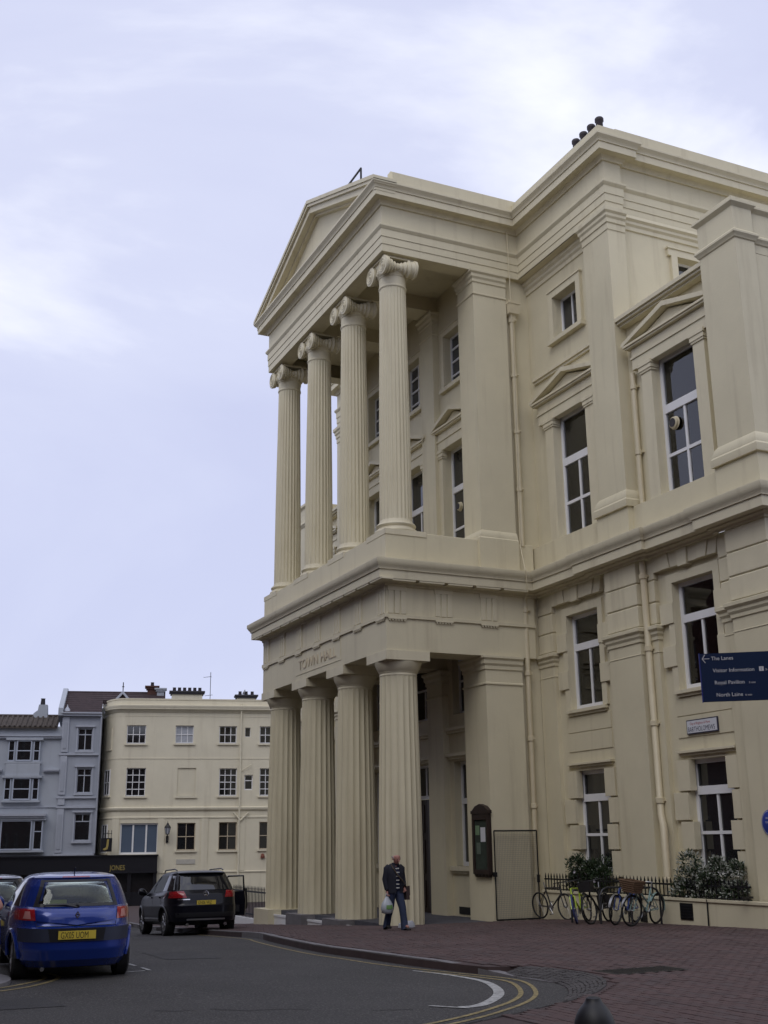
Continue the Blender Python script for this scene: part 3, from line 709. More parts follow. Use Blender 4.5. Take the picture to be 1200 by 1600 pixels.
# ---------------- wings (right one seen, its mirror image on the left)
for s in (0, 1):
    T = MIR if s else None
    yU, yG = 5.12, 5.05
    c1, c2 = 2.0, 6.66
    # upper floor and tower front
    m = MB(T)
    m.wall(-.15, 4.7, 9.1, 18.70, yU, .3, [(c1 - .82, c1 + .82, 9.96, 13.66), (1.38, 2.62, 16.1, 17.45)])
    m.wall(4.7, 9.4, 9.1, 15.05, yU, .3, [(c2 - .82, c2 + .82, 9.96, 13.66)])
    m.poly([(9.4, yU, 9.1), (9.4, 26, 9.1), (9.4, 26, 15.05), (9.4, yU, 15.05)])
    m.poly([(4.7, yU, 15.05), (9.4, yU, 15.05), (9.4, 26, 15.05), (4.7, 26, 15.05)])
    m.obj('wall', stucco, th, 0)
    m = MB(T); m.box(-.15, 4.75, 4.86, yU + .02, 9.13, 9.93); m.box(4.75, 9.4, 4.86, yU + .02, 9.13, 9.93); m.obj('plinth_course', stucco, th, 0)
    for c in (c1, c2):
        o = window(th, T, c - .82, c + .82, 9.96, 13.66, yU + .1, (12.25, 11.0), ((c, 10.05, 12.2),), .10, .07, thick=(12.25,), glass=glass_clear)
        if not s and c == c2:
            fan(o, (c - .38, yU + .1, 11.78), .15)
            for (a, b) in ((-.8, -.68), (-.25, -.02), (.12, .8)):
                q = MB(); n_ = max(3, int((b - a) / .04)); rs = [[(c + a + (b - a) * k / n_, yU + .21 + .022 * math.sin(k * 2.1 + a * 9), z) for k in range(n_ + 1)] for z in (9.98, 13.6 if a != .12 else 12.3)]
                q.rings(rs, False, False, False); q.obj('curtain', curtain_m, o, 60)
            q = MB(); q.box(c - .9, c + .9, yU + .5, yU + .55, 9.9, 13.7); q.obj('blind', room_dark, o, 0)  # dark sheet behind the panes, room shade put into its colour
            q = MB(); q.box(c - .78, c + .78, yU + .23, yU + .24, 12.75, 13.6); q.obj('blind', curtain_m, o, 0)
        else:
            q = MB(T); q.box(c - .9, c + .9, yU + .75, yU + .8, 9.9, 13.7); q.obj('blind', room_dark, o, 0)  # near-black backing sheet, its colour imitates the unlit room
            for (a, b) in ((-.8, -.45), (.25, .8)):
                q = MB(T); n_ = 7; q.rings([[(c + a + (b - a) * k / n_, yU + .22 + .022 * math.sin(k * 2.1), z) for k in range(n_ + 1)] for z in (9.98, 12.2)], False, False, False); q.obj('curtain', blind_pale, o, 60)
        jambs(th, T, c - .82, c + .82, 9.95, 13.66, yU, .42, .17)
        up_hood(th, T, c, yU - .07, 14.33, 1.72, .45)
    # string above the hood, attic window
    m = MB(T); m.box(.1, 3.5, yU - .12, yU + .02, 15.17, 15.27); m.box(.1, 3.5, yU - .07, yU + .02, 15.09, 15.17); m.obj('string_course', stone_trim, th, 0)
    window(th, T, 1.38, 2.62, 16.1, 17.45, yU + .22, (), ((1.95, 16.15, 17.4),), .07, .05); surround(th, T, 1.38, 2.62, 16.1, 17.45, yU, .22, .1, ears=.0)
    # moulded band under the tower entablature
    bandp = [(0, 18.20), (.04, 18.22), (.04, 18.34), (.09, 18.40), (.09, 18.48), (.15, 18.54), (.15, 18.64), (.37, 18.66), (.37, 18.69), (0, 18.69)]
    MB(T).sweep([(-.15, yU), (3.46, yU)] if not s else [(-.15, yU), (3.46, yU)], bandp).obj('moulded_band', stone_trim, th, 30)
    # tower corner pilaster and return wall
    m = MB(T)
    m.box(3.5, 4.7, YP, 5.35, 9.9, 18.66)
    pth = [(3.5, 5.2), (3.5, YP), (4.7, YP), (4.7, 5.35)]
    m.sweep(pth, [(0, 18.0), (.02, 18.01), (.02, 18.2), (.05, 18.22), (.05, 18.34), (.09, 18.40), (.09, 18.48), (.14, 18.54), (.14, 18.66), (0, 18.66)])
    m.sweep(pth, [(0, 10.42), (.05, 10.36), (.10, 10.22), (.10, 10.16), (.14, 10.11), (.14, 10.0), (.13, 9.93), (0, 9.93)])
    m.box(3.42, 4.78, YP - .06, 5.4, 9.13, 9.93)
    m.obj('pilaster', stucco, th, 30)
    R = Matrix(((0, -1, 0, 4.55), (1, 0, 0, 0), (0, 0, 1, 0), (0, 0, 0, 1)))     # local u -> +Y, facing +X
    TR = (T @ R) if T else R
    m = MB(TR); m.wall(5.3, 22, 14.8, 20.3, 0, .3, [(7.2, 8.5, 16.25, 17.7)]); m.obj('wall', stucco, th, 0)
    window(th, TR, 7.2, 8.5, 16.25, 17.7, .2, (17.0,), ((7.85, 16.3, 17.65),), .07); surround(th, TR, 7.2, 8.5, 16.25, 17.7, 0, .22, .09, ears=.1)
    MB(TR).sweep([(5.3, 0), (7.0, 0), (22, 0)], bandp[:6] + [(.1, 18.66), (0, 18.66)]).obj('moulded_band', stone_trim, th, 30)
    m = MB(T); m.box(.3, 5.02, 4.42, 5.9, 20.77, 21.06); m.box(3.9, 4.72, 5.25, 22, 20.77, 21.34); m.obj('parapet', stucco, th, 0)
    m = MB(T); m.poly([(-.2, 5, 20.8), (4.7, 5, 20.8), (4.7, 22, 20.8), (-.2, 22, 20.8)]); m.obj('flat_roof', lead, th, 0)
    # parapet over bay two and end pier
    m = MB(T); m.box(4.7, 8.4, 4.9, 5.3, 15.02, 15.08); m.box(4.7, 8.4, 4.82, 5.3, 15.08, 15.15); m.box(4.7, 8.4, 4.76, 5.3, 15.15, 15.26); m.obj('coping', stone_trim, th, 0)
    m = MB(T); m.box(8.25, 9.5, YP, 5.35, 9.9, 16.25)
    pth = [(8.25, 5.35), (8.25, YP), (9.5, YP), (9.5, 5.35), (9.4, 5.35), (9.4, 9)]
    m.box(8.6, 9.4, 5.3, 9, 15.06, 16.25)
    m.sweep(pth, [(0, 15.28), (.03, 15.30), (.05, 15.35), (.09, 15.40), (.09, 15.45), (.02, 15.52), (0, 15.52)])
    m.sweep(pth, [(0, 16.12), (.04, 16.16), (.09, 16.21), (.09, 16.27), (0, 16.34)])
    m.box(8.33, 9.42, YP + .08, 8.9, 16.25, 16.46)
    m.sweep(pth, [(0, 10.42), (.05, 10.36), (.10, 10.22), (.10, 10.16), (.14, 10.11), (.14, 10.0), (.13, 9.93), (0, 9.93)])
    m.box(8.15, 9.56, YP - .06, 5.4, 9.13, 9.93); m.box(9.3, 9.46, 5.4, 26, 9.13, 9.93)
    m.obj('end_pier', stucco, th, 30)
    # ground floor
    hs = [(c1 - .75, c1 + .75, 5.06, 7.68), (c1 - .75, c1 + .75, .82, 3.43), (c2 - .75, c2 + .75, 5.06, 7.68), (c2 - .75, c2 + .75, .82, 3.43)]
    m = MB(T); m.wall(-.15, 9.4, Z0, 8.5, yG, .24, hs); m.poly([(9.4, yG, Z0), (9.4, 26, Z0), (9.4, 26, 8.5), (9.4, yG, 8.5)]); m.obj('wall', stucco, th, 0)
    for ci, c in enumerate((c1, c2)):
        o = window(th, T, c - .75, c + .75, 5.06, 7.68, yG + .14, (6.78,), ((c, 5.1, 6.75),), .10, .06, thick=(6.78,), glass=glass_clear)
        q = MB(T); q.box(c - .8, c + .8, yG + .8, yG + .85, 5, 7.7); q.obj('blind', room_dark, o, 0)  # backing sheet coloured dark in place of the shaded room
        q = MB(T); q.box(c - .74, c + .74, yG + .32, yG + .33, 7.25 if ci else 7.0, 7.66); q.obj('blind', blind_pale, o, 0)
        window(th, T, c - .75, c + .75, .82, 3.43, yG + .14, (2.72, 1.77), ((c, .9, 2.7),), .10, .06, thick=(2.72,))
        m = MB(T); m.box(c - .75 - .22, c - .754, yG - .07, yG + .05, 5.06, 7.684); m.box(c + .754, c + .97, yG - .07, yG + .05, 5.06, 7.684); m.box(c - .97, c + .97, yG - .07, yG + .05, 7.684, 7.9); m.obj('window_surround', stone_trim, th, 0)
        m = MB(T); m.box(c - .92, c + .92, yG - .13, yG + .1, 4.97, 5.056); m.box(c - .87, c + .87, yG - .07, yG + .1, 4.9, 4.97); m.obj('sill', stone_trim, th, 0)
        m = MB(T); m.box(c - 1.02, c + 1.02, yG - .13, yG + .05, 3.58, 3.64); m.box(c - .97, c + .97, yG - .07, yG + .05, 3.52, 3.58); m.obj('label_mould', stone_trim, th, 0)
        m = MB(T); m.box(c - .95, c + .95, yG - .1, yG + .1, .7, .816); m.obj('sill', stone_trim, th, 0)
        for za_, zb_ in ((6.70, 7.2), (5.65, 6.15)):
            for sd_ in (-1, 1):
                a, b = sorted((c + sd_ * .755, c + sd_ * 1.24)); m = MB(T); m.box(a, b, yG - .10, yG + .1, za_, zb_); m.obj('jamb_block', stone_trim, th, 0)
        # shallow joints in the wall between the floors
        m = MB(T); m.box(c - 1.0, c + 1.0, yG - .02, yG + .03, 3.945, 4.435); m.box(c - 1.0, c + 1.0, yG - .02, yG + .03, 4.455, 4.88); m.obj('ashlar_block', stucco, th, 0)
        # blocks at the jambs of the ground floor window
        for k_ in range(4):
            for sd_ in (-1, 1):
                wd_ = .52 if k_ % 2 == 0 else .33
                zz = .74 + k_ * .66
                a, b = sorted((c + sd_ * .755, c + sd_ * (.75 + wd_))); ov = .12 if k_ % 2 else 0.0
                m = MB(T); m.box(a - (ov if sd_ > 0 else 0), b + (ov if sd_ < 0 else 0), yG - .085, yG + .1, zz, zz + .62 if k_ < 3 else 3.425); m.obj('jamb_block', stone_trim, th, 0)
        # flat arch of voussoirs
        n_ = 7; x0, x1 = c - 1.32, c + 1.02 if ci == 0 else c + 1.02
        for k_ in range(n_):
            def xx(t, top): q = x0 + (x1 - x0) * t; mid = (x0 + x1) / 2; return q + (q - mid) * (.16 if top else 0)
            g_ = .006
            a0, a1, b0, b1 = xx(k_ / n_, 0) + g_, xx((k_ + 1) / n_, 0) - g_, xx(k_ / n_, 1) + g_, xx((k_ + 1) / n_, 1) - g_
            b0, b1 = max(b0, x0 - .1), min(b1, x1 + .1)
            pj = .03 * (k_ % 2) + (.02 if k_ == 3 else 0)
            m = MB(T); m.prism([(a0, 8.05 - (.05 if k_ == 3 else 0)), (a1, 8.05 - (.05 if k_ == 3 else 0)), (b1, 8.5), (b0, 8.5)], 'y', 4.9 - pj, yG + .02); m.obj('voussoir', stone_trim, th, 0)
    # rusticated strips and pilasters: stones with sunk joints over a moulded capital, plain shaft below
    def rust(xa, xb, y0, y1, zlo=6.76, zhi=8.44, ret=False):
        n_ = 3; ch = (zhi - zlo) / n_
        for k_ in range(n_):
            m = MB(T); z0, z1 = zlo + k_ * ch + .014, zlo + (k_ + 1) * ch - .014
            m.sweep([(xa, y1), (xa, y0), (xb, y0), (xb, y1)], [(-.03, z0), (-.012, z0), (0, z0 + .02), (0, z1 - .02), (-.012, z1), (-.03, z1)], caps=False)
            m.obj('rusticated_stone', stone_trim, th, 0)
        m = MB(T); m.box(xa + .03, xb - .03, y0 + .03, y1, zlo - .1, zhi + .05)
        m.box(xa, xb, y0, y1, Z0, 6.42)
        pth = [(xa, y1), (xa, y0), (xb, y0), (xb, y1)]
        m.sweep(pth, [(0, 6.36), (.03, 6.38), (.03, 6.46), (.07, 6.52), (.07, 6.58), (.13, 6.64), (.13, 6.72), (.02, 6.76), (0, 6.76)])
        m.sweep(pth, [(0, 6.06), (.012, 6.065), (.012, 6.085), (0, 6.09)])
        m.obj('pilaster', stucco, th, 30)
    rust(-.12, .62, 4.93, yG + .05); rust(3.22, 5.32, 4.92, yG + .05); rust(3.5, 4.82, YP, 4.95); rust(7.72, 8.3, 4.92, yG + .05); rust(8.2, 9.5, YP, 5.35)
    m = MB(T); m.box(9.3, 9.46, 5.3, 26, Z0, 8.45); m.obj('wall', stucco, th, 0)
# downpipes
def downpipe(x, y, z0, z1, r=.075, head=False, bend=None):
    m = MB(); pts = [(x, y, z1), (x, y, z0)]
    if bend: pts = [(x, y, z1), (x, y, bend + .3), (x + .22, y - .12, bend), (x + .22, y - .12, z0)]
    m.tube(pts, r, 12); o = m.obj('downpipe', pipe_cream, th, 50)
    z = z1 - .4
    while z > z0 + .3:
        xx_, yy_ = (x, y) if not bend or z > bend + .3 else (x + .22, y - .12)
        m = MB(); m.lathe([(r, -.07), (r + .025, -.06), (r + .025, .06), (r, .07)], (xx_, yy_, z), 12); m.box(xx_ - .13, xx_ + .13, yy_ + .03, yy_ + .1, z - .02, z + .02); m.obj('pipe_collar', pipe_cream, o, 40); z -= 1.83
    if head:
        m = MB(); m.rings([[(x + a * sx, y + b * sx, zz) for a, b in ((-1, -1), (1, -1), (1, 1), (-1, 1))] for zz, sx in ((z1 - .45, .08), (z1 - .25, .10), (z1 - .2, .17), (z1 + .1, .19), (z1 + .12, .21), (z1 + .2, .21))]); m.obj('rain_head', pipe_cream, o, 0)
downpipe(-.04, 4.46, -.5, 8.45); downpipe(-.04, 4.46, 9.95, 17.6, .08, True)
m = MB(); m.tube([(.1, 4.33, 20.6), (.1, 4.36, 18.4), (.06, 4.4, 17.0), (.05, 4.34, 10.2), (.12, 4.3, 9.9), (.5, 4.2, 9.1), (.42, 4.3, 8.5), (.06, 4.40, 8.3)], .014, 6); m.obj('cable', pipe_cream, th, 0)
downpipe(5.02, 4.84, -.3, 8.42, .085, bend=1.9); downpipe(4.98, 5.02, 9.95, 13.6, .07)
# chimney stack with four pots behind the cornice
m = MB(); m.box(.8, 2.75, 6.1, 6.9, 20.7, 22.2); m.box(.72, 2.83, 6.02, 6.98, 22.2, 22.35); st = m.obj('chimney_stack', stucco, th, 0)
for i in range(4):
    m = MB(); m.lathe([(.09, 22.33), (.13, 22.35), (.11, 23.36), (.14, 23.40), (.14, 23.49), (.12, 23.52), (.09, 23.52), (.09, 23.3)], (1.1 + .43 * i, 6.5, 0), 18); m.obj('chimney_pot', pot_dark, st, 40)
# roof ladder rail
m = MB(); m.tube([(-3.1, -.08, 22.15), (-1.32, -.08, 22.20), (-1.32, -.08, 21.3)], .035, 8); m.tube([(-2.25, -.08, 22.15), (-2.25, -.08, 21.7)], .035, 8)
rl = m.obj('roof_rail', black_iron, th, 40)
# ------------------------------------------------------------------ houses across the end of the street
DA = math.radians(76.2); DD = Vector((math.cos(DA), math.sin(DA), 0)); NN = Vector((DD.y, -DD.x, 0))
FT = Matrix(((DD.x, -NN.x, 0, -42.733), (DD.y, -NN.y, 0, 6.782), (0, 0, 1, 0), (0, 0, 0, 1)))
def fthing(name, label, cat, group=None):
    o = bpy.data.objects.new(name, None); COL.objects.link(o); o.matrix_world = Matrix.Translation((-42.733, 6.782, -1.5)); bpy.context.view_layer.update()
    return tag(o, label, cat, group)
def sash(parent, a, b, z0, z1, y=.1, nv=2, nh=1, fw=.05, glass=None, sill=True, frame=None, T=FT, label=None):
    """sliding sash: meeting rail, nv panes across, nh glazing bars in each half"""
    mid = (z0 + z1) / 2; bars = [mid]
    for k in range(nh):
        bars += [z0 + (mid - z0) * (k + 1) / (nh + 1), mid + (z1 - mid) * (k + 1) / (nh + 1)]
    o = window(parent, T, a, b, z0, z1, y, bars, [(a + (b - a) * (k + 1) / nv, z0 + .05, z1 - .05) for k in range(nv - 1)], fw, .038, glass, frame, .06, thick=(mid,) if False else (), label=label)
    if sill:
        m = MB(T); m.box(a - .1, b + .1, -.1, .12, z0 - .1, z0); m.obj('sill', MATS['cream_house'] if parent.name.startswith('corner') else grey_trim, parent, 0)
    return o
ch = fthing('corner_house', 'cream painted three storey corner house with a rounded end and sash windows', 'house')
arc = [(-4.3 - 1.5 * math.sin(a), 4.6 - 4.6 * math.cos(a)) for a in [PI / 2 * k / 16 for k in range(16, -1, -1)]]
hs = [(-4.15, -3.0, 7.62, 8.74), (-1.2, -.1, 7.65, 8.74), (1.48, 2.56, 7.66, 8.72), (4.0, 5.1, 7.66, 8.72), (3.08, 3.42, 8.05, 8.64),
      (-4.06, -2.9, 4.48, 6.16), (-1.0, .12, 4.46, 6.16), (1.55, 2.63, 4.48, 6.14), (4.04, 5.15, 4.48, 6.14), (3.1, 3.62, 4.82, 5.74),
      (-4.27, -2.0, 1.1, 2.9), (-.9, .2, 1.29, 2.9), (1.6, 2.7, 1.27, 2.92), (4.06, 5.2, 1.3, 2.92)]
m = MB(FT); m.wall(-4.3, 9.5, -2.4, 9.7, 0, .16, hs)
m.rings([[(u, y, z) for u, y in [(-5.8, 9)] + arc] for z in (-2.4, 9.7)], False, False, False)
m.poly([(9.5, 0, -2.4), (9.5, 9, -2.4), (9.5, 9, 9.7), (9.5, 0, 9.7)]); m.obj('wall', cream_house, ch, 30)
fp = [(-5.8, 9)] + arc + [(9.5, 0), (9.5, 9)]
MB(FT).sweep(fp, [(0, 9.5), (.06, 9.55), (.10, 9.64), (.24, 9.72), (.24, 9.80), (.28, 9.86), (.28, 9.95), (.04, 9.99), (.04, 10.30), (.07, 10.30), (.07, 10.38), (-.2, 10.38)]).obj('cornice', MATS['cream_house'], ch, 40)
MB(FT).sweep(fp, [(0, 3.58), (.06, 3.62), (.12, 3.70), (.12, 3.80), (0, 3.84)]).obj('string_course', cream_house, ch, 40)
MB(FT).sweep(fp, [(0, 6.70), (.02, 6.70), (.02, 6.76), (0, 6.76)]).obj('string_course', cream_house, ch, 40)
MB(FT).sweep(fp, [(0, 3.16), (.04, 3.18), (.04, 3.26), (0, 3.28)]).obj('string_course', cream_house, ch, 40)
MB(FT).sweep([(-2.0, 0), (9.5, 0)], [(0, -.02), (.05, 0), (.05, .06), (0, .08)]).obj('string_course', cream_house, ch, 40)
MB(FT).sweep(fp, [(0, 9.28), (.015, 9.28), (.015, 9.32), (0, 9.32)]).obj('string_course', cream_house, ch, 40)
m = MB(FT); m.poly([(u, y, 10.1) for u, y in fp]); m.obj('flat_roof', lead, ch, 0)
for u in (-4.55, -1.85, .75, 3.0):
    m = MB(FT); m.box(u - .2, u + .2, -.05, .02, 1.0 if u < -2 else .08, 3.16); m.obj('pilaster', cream_house, ch, 0)
sash(ch, *hs[0], nv=3, nh=0); m = MB(FT); m.box(-4.05, -3.6, .17, .18, 7.75, 8.1)
for h in hs[1:4]: sash(ch, *h, nv=3, nh=0, glass=blind_pale if h is hs[1] else None)
window(ch, FT, *hs[4], .1, fw=.03)
sash(ch, *hs[5], nv=3, nh=1)
m = MB(FT); m.box(*hs[6][:2], .07, .1, *hs[6][2:]); m.obj('blocked_window', cream_house, ch, 0)
m = MB(FT); m.box(-1.1, .22, -.08, .1, 4.36, 4.46); m.obj('sill', cream_house, ch, 0)
sash(ch, *hs[7], nv=3, nh=1); sash(ch, *hs[8], nv=3, nh=1)
window(ch, FT, *hs[9], .1, (5.4,), fw=.06)
o = window(ch, FT, *hs[10], .1, (), ((-3.5, 1.1, 2.9), (-2.72, 1.1, 2.9)), .09, .09, MATS['blind_pale'] if False else mat('shop_window_glass', (0.10, 0.13, 0.18), 0.08))
for h in hs[11:]: sash(ch, *h, nv=2, nh=0, frame=mat('sash_cream', (0.5, 0.42, 0.3), .5) if 'sash_cream' not in MATS else MATS['sash_cream'])
CA = [math.radians(a) for a in (40,)]
for z0, z1, blind_or_room_dark in ((7.35, 8.6, True), (4.55, 6.1, False), (1.2, 2.85, False)):
    q_ = math.radians(37); cxu, cyu = -4.3 - 1.5 * math.sin(q_), 4.6 - 4.6 * math.cos(q_); a = math.atan2(4.6 * math.sin(q_), 1.5 * math.cos(q_))
    CT = FT @ Matrix.Translation((cxu, cyu, 0)) @ Matrix.Rotation(-a, 4, 'Z')
    if blind_or_room_dark:
        m = MB(CT); m.box(-.42, .42, -.06, .1, z0 - .1, z0); m.box(-.4, .4, -.035, .06, z0, z1); m.obj('blocked_window', cream_house, ch, 0)
    else:
        m = MB(CT); m.box(-.5, .5, -.08, .1, z0 - .1, z0); m.obj('sill', cream_house, ch, 0)
        window(ch, CT, -.42, .42, z0, z1, -.04, ((z0 + z1) / 2,), ((0, z0, z1),), .06, .04)
m = MB(FT); m.tube([(2.82, -.1, 10.1), (2.82, -.1, -2.3)], .05, 8); m.tube([(2.45, -.1, 3.5), (2.9, -.1, 3.0)], .04, 6); m.tube([(3.4, -.1, 3.5), (2.9, -.1, 3.0)], .045, 6); m.tube([(2.9, -.1, 6.0), (3.5, -.1, 6.35)], .02, 6); m.obj('downpipe', cream_house, ch, 40)
def stack(parent, u0, u1, y0, y1, z0, z1, m_, capm, pots=0, potm=None):
    m = MB(FT); m.box(u0, u1, y0, y1, z0, z1); o = m.obj('chimney', m_, parent, 0)
    m = MB(FT); m.box(u0 - .08, u1 + .08, y0 - .08, y1 + .08, z1 - .02, z1 + .10); m.box(u0 - .16, u1 + .16, y0 - .16, y1 + .16, z1 + .10, z1 + .2); m.obj('chimney_cap', capm, o, 0)
    for k in range(pots):
        m = MB(FT); m.lathe([(.09, z1 + .2), (.12, z1 + .22), (.10, z1 + .42), (.12, z1 + .46), (.08, z1 + .46)], (u0 + (u1 - u0) * (k + .5) / pots, (y0 + y1) / 2, 0), 10); m.obj('chimney_pot', potm or pot_dark, o, 40)
stack(ch, -1.5, .45, 2.2, 3.0, 9.5, 10.95, cream_house, slate_dk, 6)
stack(ch, 2.75, 3.95, 3.0, 3.8, 9.5, 10.85, cream_house, slate_dk, 3)
ae = thing('roof_aerial', 'thin television aerial on a mast above the cream corner house', 'aerial'); 
m = MB(FT); m.tube([(.98, 3, 10.1), (.98, 3, 12.5)], .022, 6); local(ae, m, 'mast', slate_dk)
for z, a, b in ((12.2, -.45, .05), (11.0, -.35, .15)):
    m = MB(FT); m.tube([(.98 + a, 3, z - .05), (.98 + b, 3, z + .02)], .014, 5)
    for k in range(5): q = .98 + a + (b - a) * k / 4; m.tube([(q, 2.85, z - .04), (q, 3.15, z - .02)], .008, 4)
    local(ae, m, 'aerial_array', slate_dk)
gl_ = thing('gull', 'small gull perched on the low chimney behind the parapet', 'bird', FT @ Vector((3.2, 3.4, 11.12)))
m = MB(); m.loft([((-.22, 0, .05), .02, .02, (1, 0, .1)), ((-.1, 0, .1), .07, .06, (1, 0, .2)), ((.05, 0, .13), .085, .08, (1, 0, .3)), ((.15, 0, .2), .05, .05, (1, 0, .8)), ((.19, 0, .27), .045, .045, (1, 0, .5)), ((.25, 0, .28), .015, .015, (1, 0, 0))], 10); local(gl_, m, 'body', sign_white, 50)
m = MB(); m.tube([(0, -.03, .07), (0, -.03, -.06)], .01, 5); local(gl_, m, 'leg', slate_dk); m = MB(); m.tube([(0, .03, .07), (0, .03, -.06)], .01, 5); local(gl_, m, 'leg', slate_dk)
# narrow grey house with the tiled roof
gh = fthing('narrow_grey_house', 'narrow blue grey house with a steep tiled roof and one window per floor', 'house')
hs = [(-7.08, -6.2, 7.2, 8.55), (-7.0, -6.12, 4.68, 6.15), (-6.98, -6.05, 1.9, 3.48)]
m = MB(FT); m.wall(-8.05, -5.72, -2.4, 9.45, .25, .16, hs); m.poly([(-8.05, .25, -2.4), (-8.05, 9, -2.4), (-8.05, 9, 9.45), (-8.05, .25, 9.45)]); m.poly([(-5.72, .25, -2.4), (-5.72, 9, -2.4), (-5.72, 9, 9.45), (-5.72, .25, 9.45)]); m.obj('wall', grey_house, gh, 0)
for i, h in enumerate(hs):
    mid = h[2] + (h[3] - h[2]) * .72
    window(gh, FT, *h, .34, (mid,), (((h[0] + h[1]) / 2, h[2], h[3] if i != 2 else mid),) if i != 2 else (((h[0] + h[1]) / 2, mid, h[3]),), .06, .05, frame=grey_trim)
    m = MB(FT); m.box(h[0] - .12, h[1] + .12, .12, .3, h[2] - .12, h[2]); m.box(h[0] - .14, h[1] + .14, .14, .3, h[3] + .08, h[3] + .18); m.box(h[0] - .08, h[0], .2, .3, h[2], h[3] + .08); m.box(h[1], h[1] + .08, .2, .3, h[2], h[3] + .08); m.obj('window_surround', grey_trim, gh, 0)
for z in (7.0, 4.45, 3.88, 1.15): m = MB(FT); m.box(-8.1, -5.72, .13, .3, z - .07, z + .05); m.obj('string_course', grey_trim, gh, 0)
m = MB(FT); m.box(-8.1, -5.7, .0, .3, 9.28, 9.42); m.box(-8.12, -5.7, -.1, .3, 9.42, 9.5); m.obj('gutter', grey_trim, gh, 0)
for a, b in ((7.12, 9.25), (4.6, 6.9), (4.0, 4.4), (1.25, 3.8)):
    m = MB(FT); m.box(-8.02, -7.62, .16, .3, a, b); m.obj('pilaster', grey_trim, gh, 0)
    if b - a > 1: m = MB(FT); m.box(-7.92, -7.72, .13, .2, a + .2, b - .35); m.obj('pilaster_panel', grey_house, gh, 0)
m = MB(FT); m.lathe([(.22, 9.5), (.2, 9.62), (.12, 9.75), (.05, 9.85), (.01, 10.0)], (-7.8, .3, 0), 8); m.obj('finial', grey_trim, gh, 40)
m = MB(FT); m.prism([(0.05, 9.48), (2.9, 11.05), (2.9, 10.9), (.05, 9.36)], 'x', -8.05, -5.75); m.prism([(1.7, 10.39), (2.9, 11.05), (2.9, 10.9), (1.7, 10.2)], 'x', -5.75, -1.9); m.obj('roof', tile_red, gh, 0)
for k in range(10):
    t0 = k / 10; ue = -5.75 if t0 < .6 else -1.92; y0, z0 = .03 + 2.85 * t0, 9.49 + 1.57 * t0
    m = MB(FT); m.prism([(y0, z0), (y0, z0 + .035), (y0 + .31, z0 + .175), (y0 + .31, z0 + .15)], 'x', -8.03, ue); m.obj('tile_course', tile_red, gh, 0)
m = MB(FT); m.tube([(-8.05, 2.9, 11.06), (-1.9, 2.9, 11.06)], .09, 8); m.obj('ridge', tile_red, gh, 40)
m = MB(FT); m.prism([(-.05, 9.3), (-.05, 9.75), (2.8, 11.3), (3.3, 11.3), (6, 9.5), (6, 8)], 'x', -8.3, -8.02); m.obj('party_wall', blue_house, gh, 0)
m = MB(FT); m.prism([(-5.55, 9.7), (-3.55, 9.7), (-4.55, 10.9)], 'y', 1.5, 2.6); o = m.obj('dormer_gable', tile_red, gh, 0)
m = MB(FT)
for s in (-1, 1): m.prism([(-4.55 + s * 1.1, 9.55), (-4.55 + s * 1.1, 9.75), (-4.55, 11.02), (-4.55, 10.82)], 'y', 1.36, 1.5)
m.obj('bargeboard', grey_trim, o, 0); m = MB(FT); m.prism([(-5.0, 9.75), (-4.1, 9.75), (-4.55, 10.4)], 'y', 1.44, 1.5); m.obj('gable_panel', slate_dk, o, 0)
m = MB(FT); m.tube([(-4.55, 1.45, 10.9), (-4.55, 1.45, 11.55)], .035, 6); m.box(-4.62, -4.48, 1.42, 1.48, 11.25, 11.3); m.obj('finial', slate_dk, o, 0)
stack(gh, -3.05, -2.45, 2.6, 3.2, 9.8, 11.3, brick_chim, brick_chim, 1); stack(gh, -2.44, -1.98, 2.5, 3.0, 9.8, 11.15, blue_house, blue_house, 0)
m = MB(FT); m.tube([(-5.72, .1, 9.3), (-5.72, .1, 1.2)], .05, 8); m.obj('downpipe', grey_house, gh, 40)
frame_b = mat('frame_blue_white', (.42, .46, .54), .5)
# wide pale blue house with bay windows
bh = fthing('bay_window_house', 'pale blue grey house with bay windows and a low pantiled roof at the left edge', 'house')
m = MB(FT); m.wall(-17.5, -8.05, -2.4, 8.65, .25, .1, []); m.obj('wall', blue_house, bh, 0)
def bay(uc, z0, z1, wd, y, side=.42, single=False):
    a, b = uc - wd / 2, uc + wd / 2
    m = MB(FT); m.prism([(a - .12, .3), (a - .12, y + .02), (b + .12, y + .02), (b + .12, .3)], 'z', z0 - .12, z0); m.prism([(a - .15, .3), (a - .15, y - .05), (b + .15, y - .05), (b + .15, .3)], 'z', z1, z1 + .14)
    m.box(a, b, y + .10, .3, z0, z1); o = m.obj('bay', blue_house, bh, 0)
    c0, c1 = a + side, b - side
    window(o if False else bh, FT, c0 + .06, c1 - .06, z0, z1, y, ((z0 + z1) / 2,) if not single else (), (), .07, .05, frame=frame_b)
    for p, q in ((a, c0 - .03), (c1 + .03, b)): window(bh, FT, p, q, z0, z1, y + .05, ((z0 + z1) / 2,) if not single else (z0 + (z1 - z0) * .62,), (), .06, .045, frame=frame_b)
for uc in (-10.15, -13.6):
    bay(uc, 6.55, 7.8, 1.85, .0); bay(uc, 4.28, 5.58, 2.0, -.05)
    bay(uc + (-.1), 1.42, 3.12, 3.0, -.25, .55, True)
    m = MB(FT); m.box(uc - 1.75, uc + 1.55, -.45, .3, 3.36, 3.5); m.box(uc - 1.7, uc + 1.5, -.38, .3, 3.26, 3.36); m.obj('canopy', grey_trim, bh, 0)
    m = MB(FT); m.box(uc - .98, uc + .98, .02, .26, 5.72, 6.42); m.obj('apron_panel', blue_house, bh, 0)
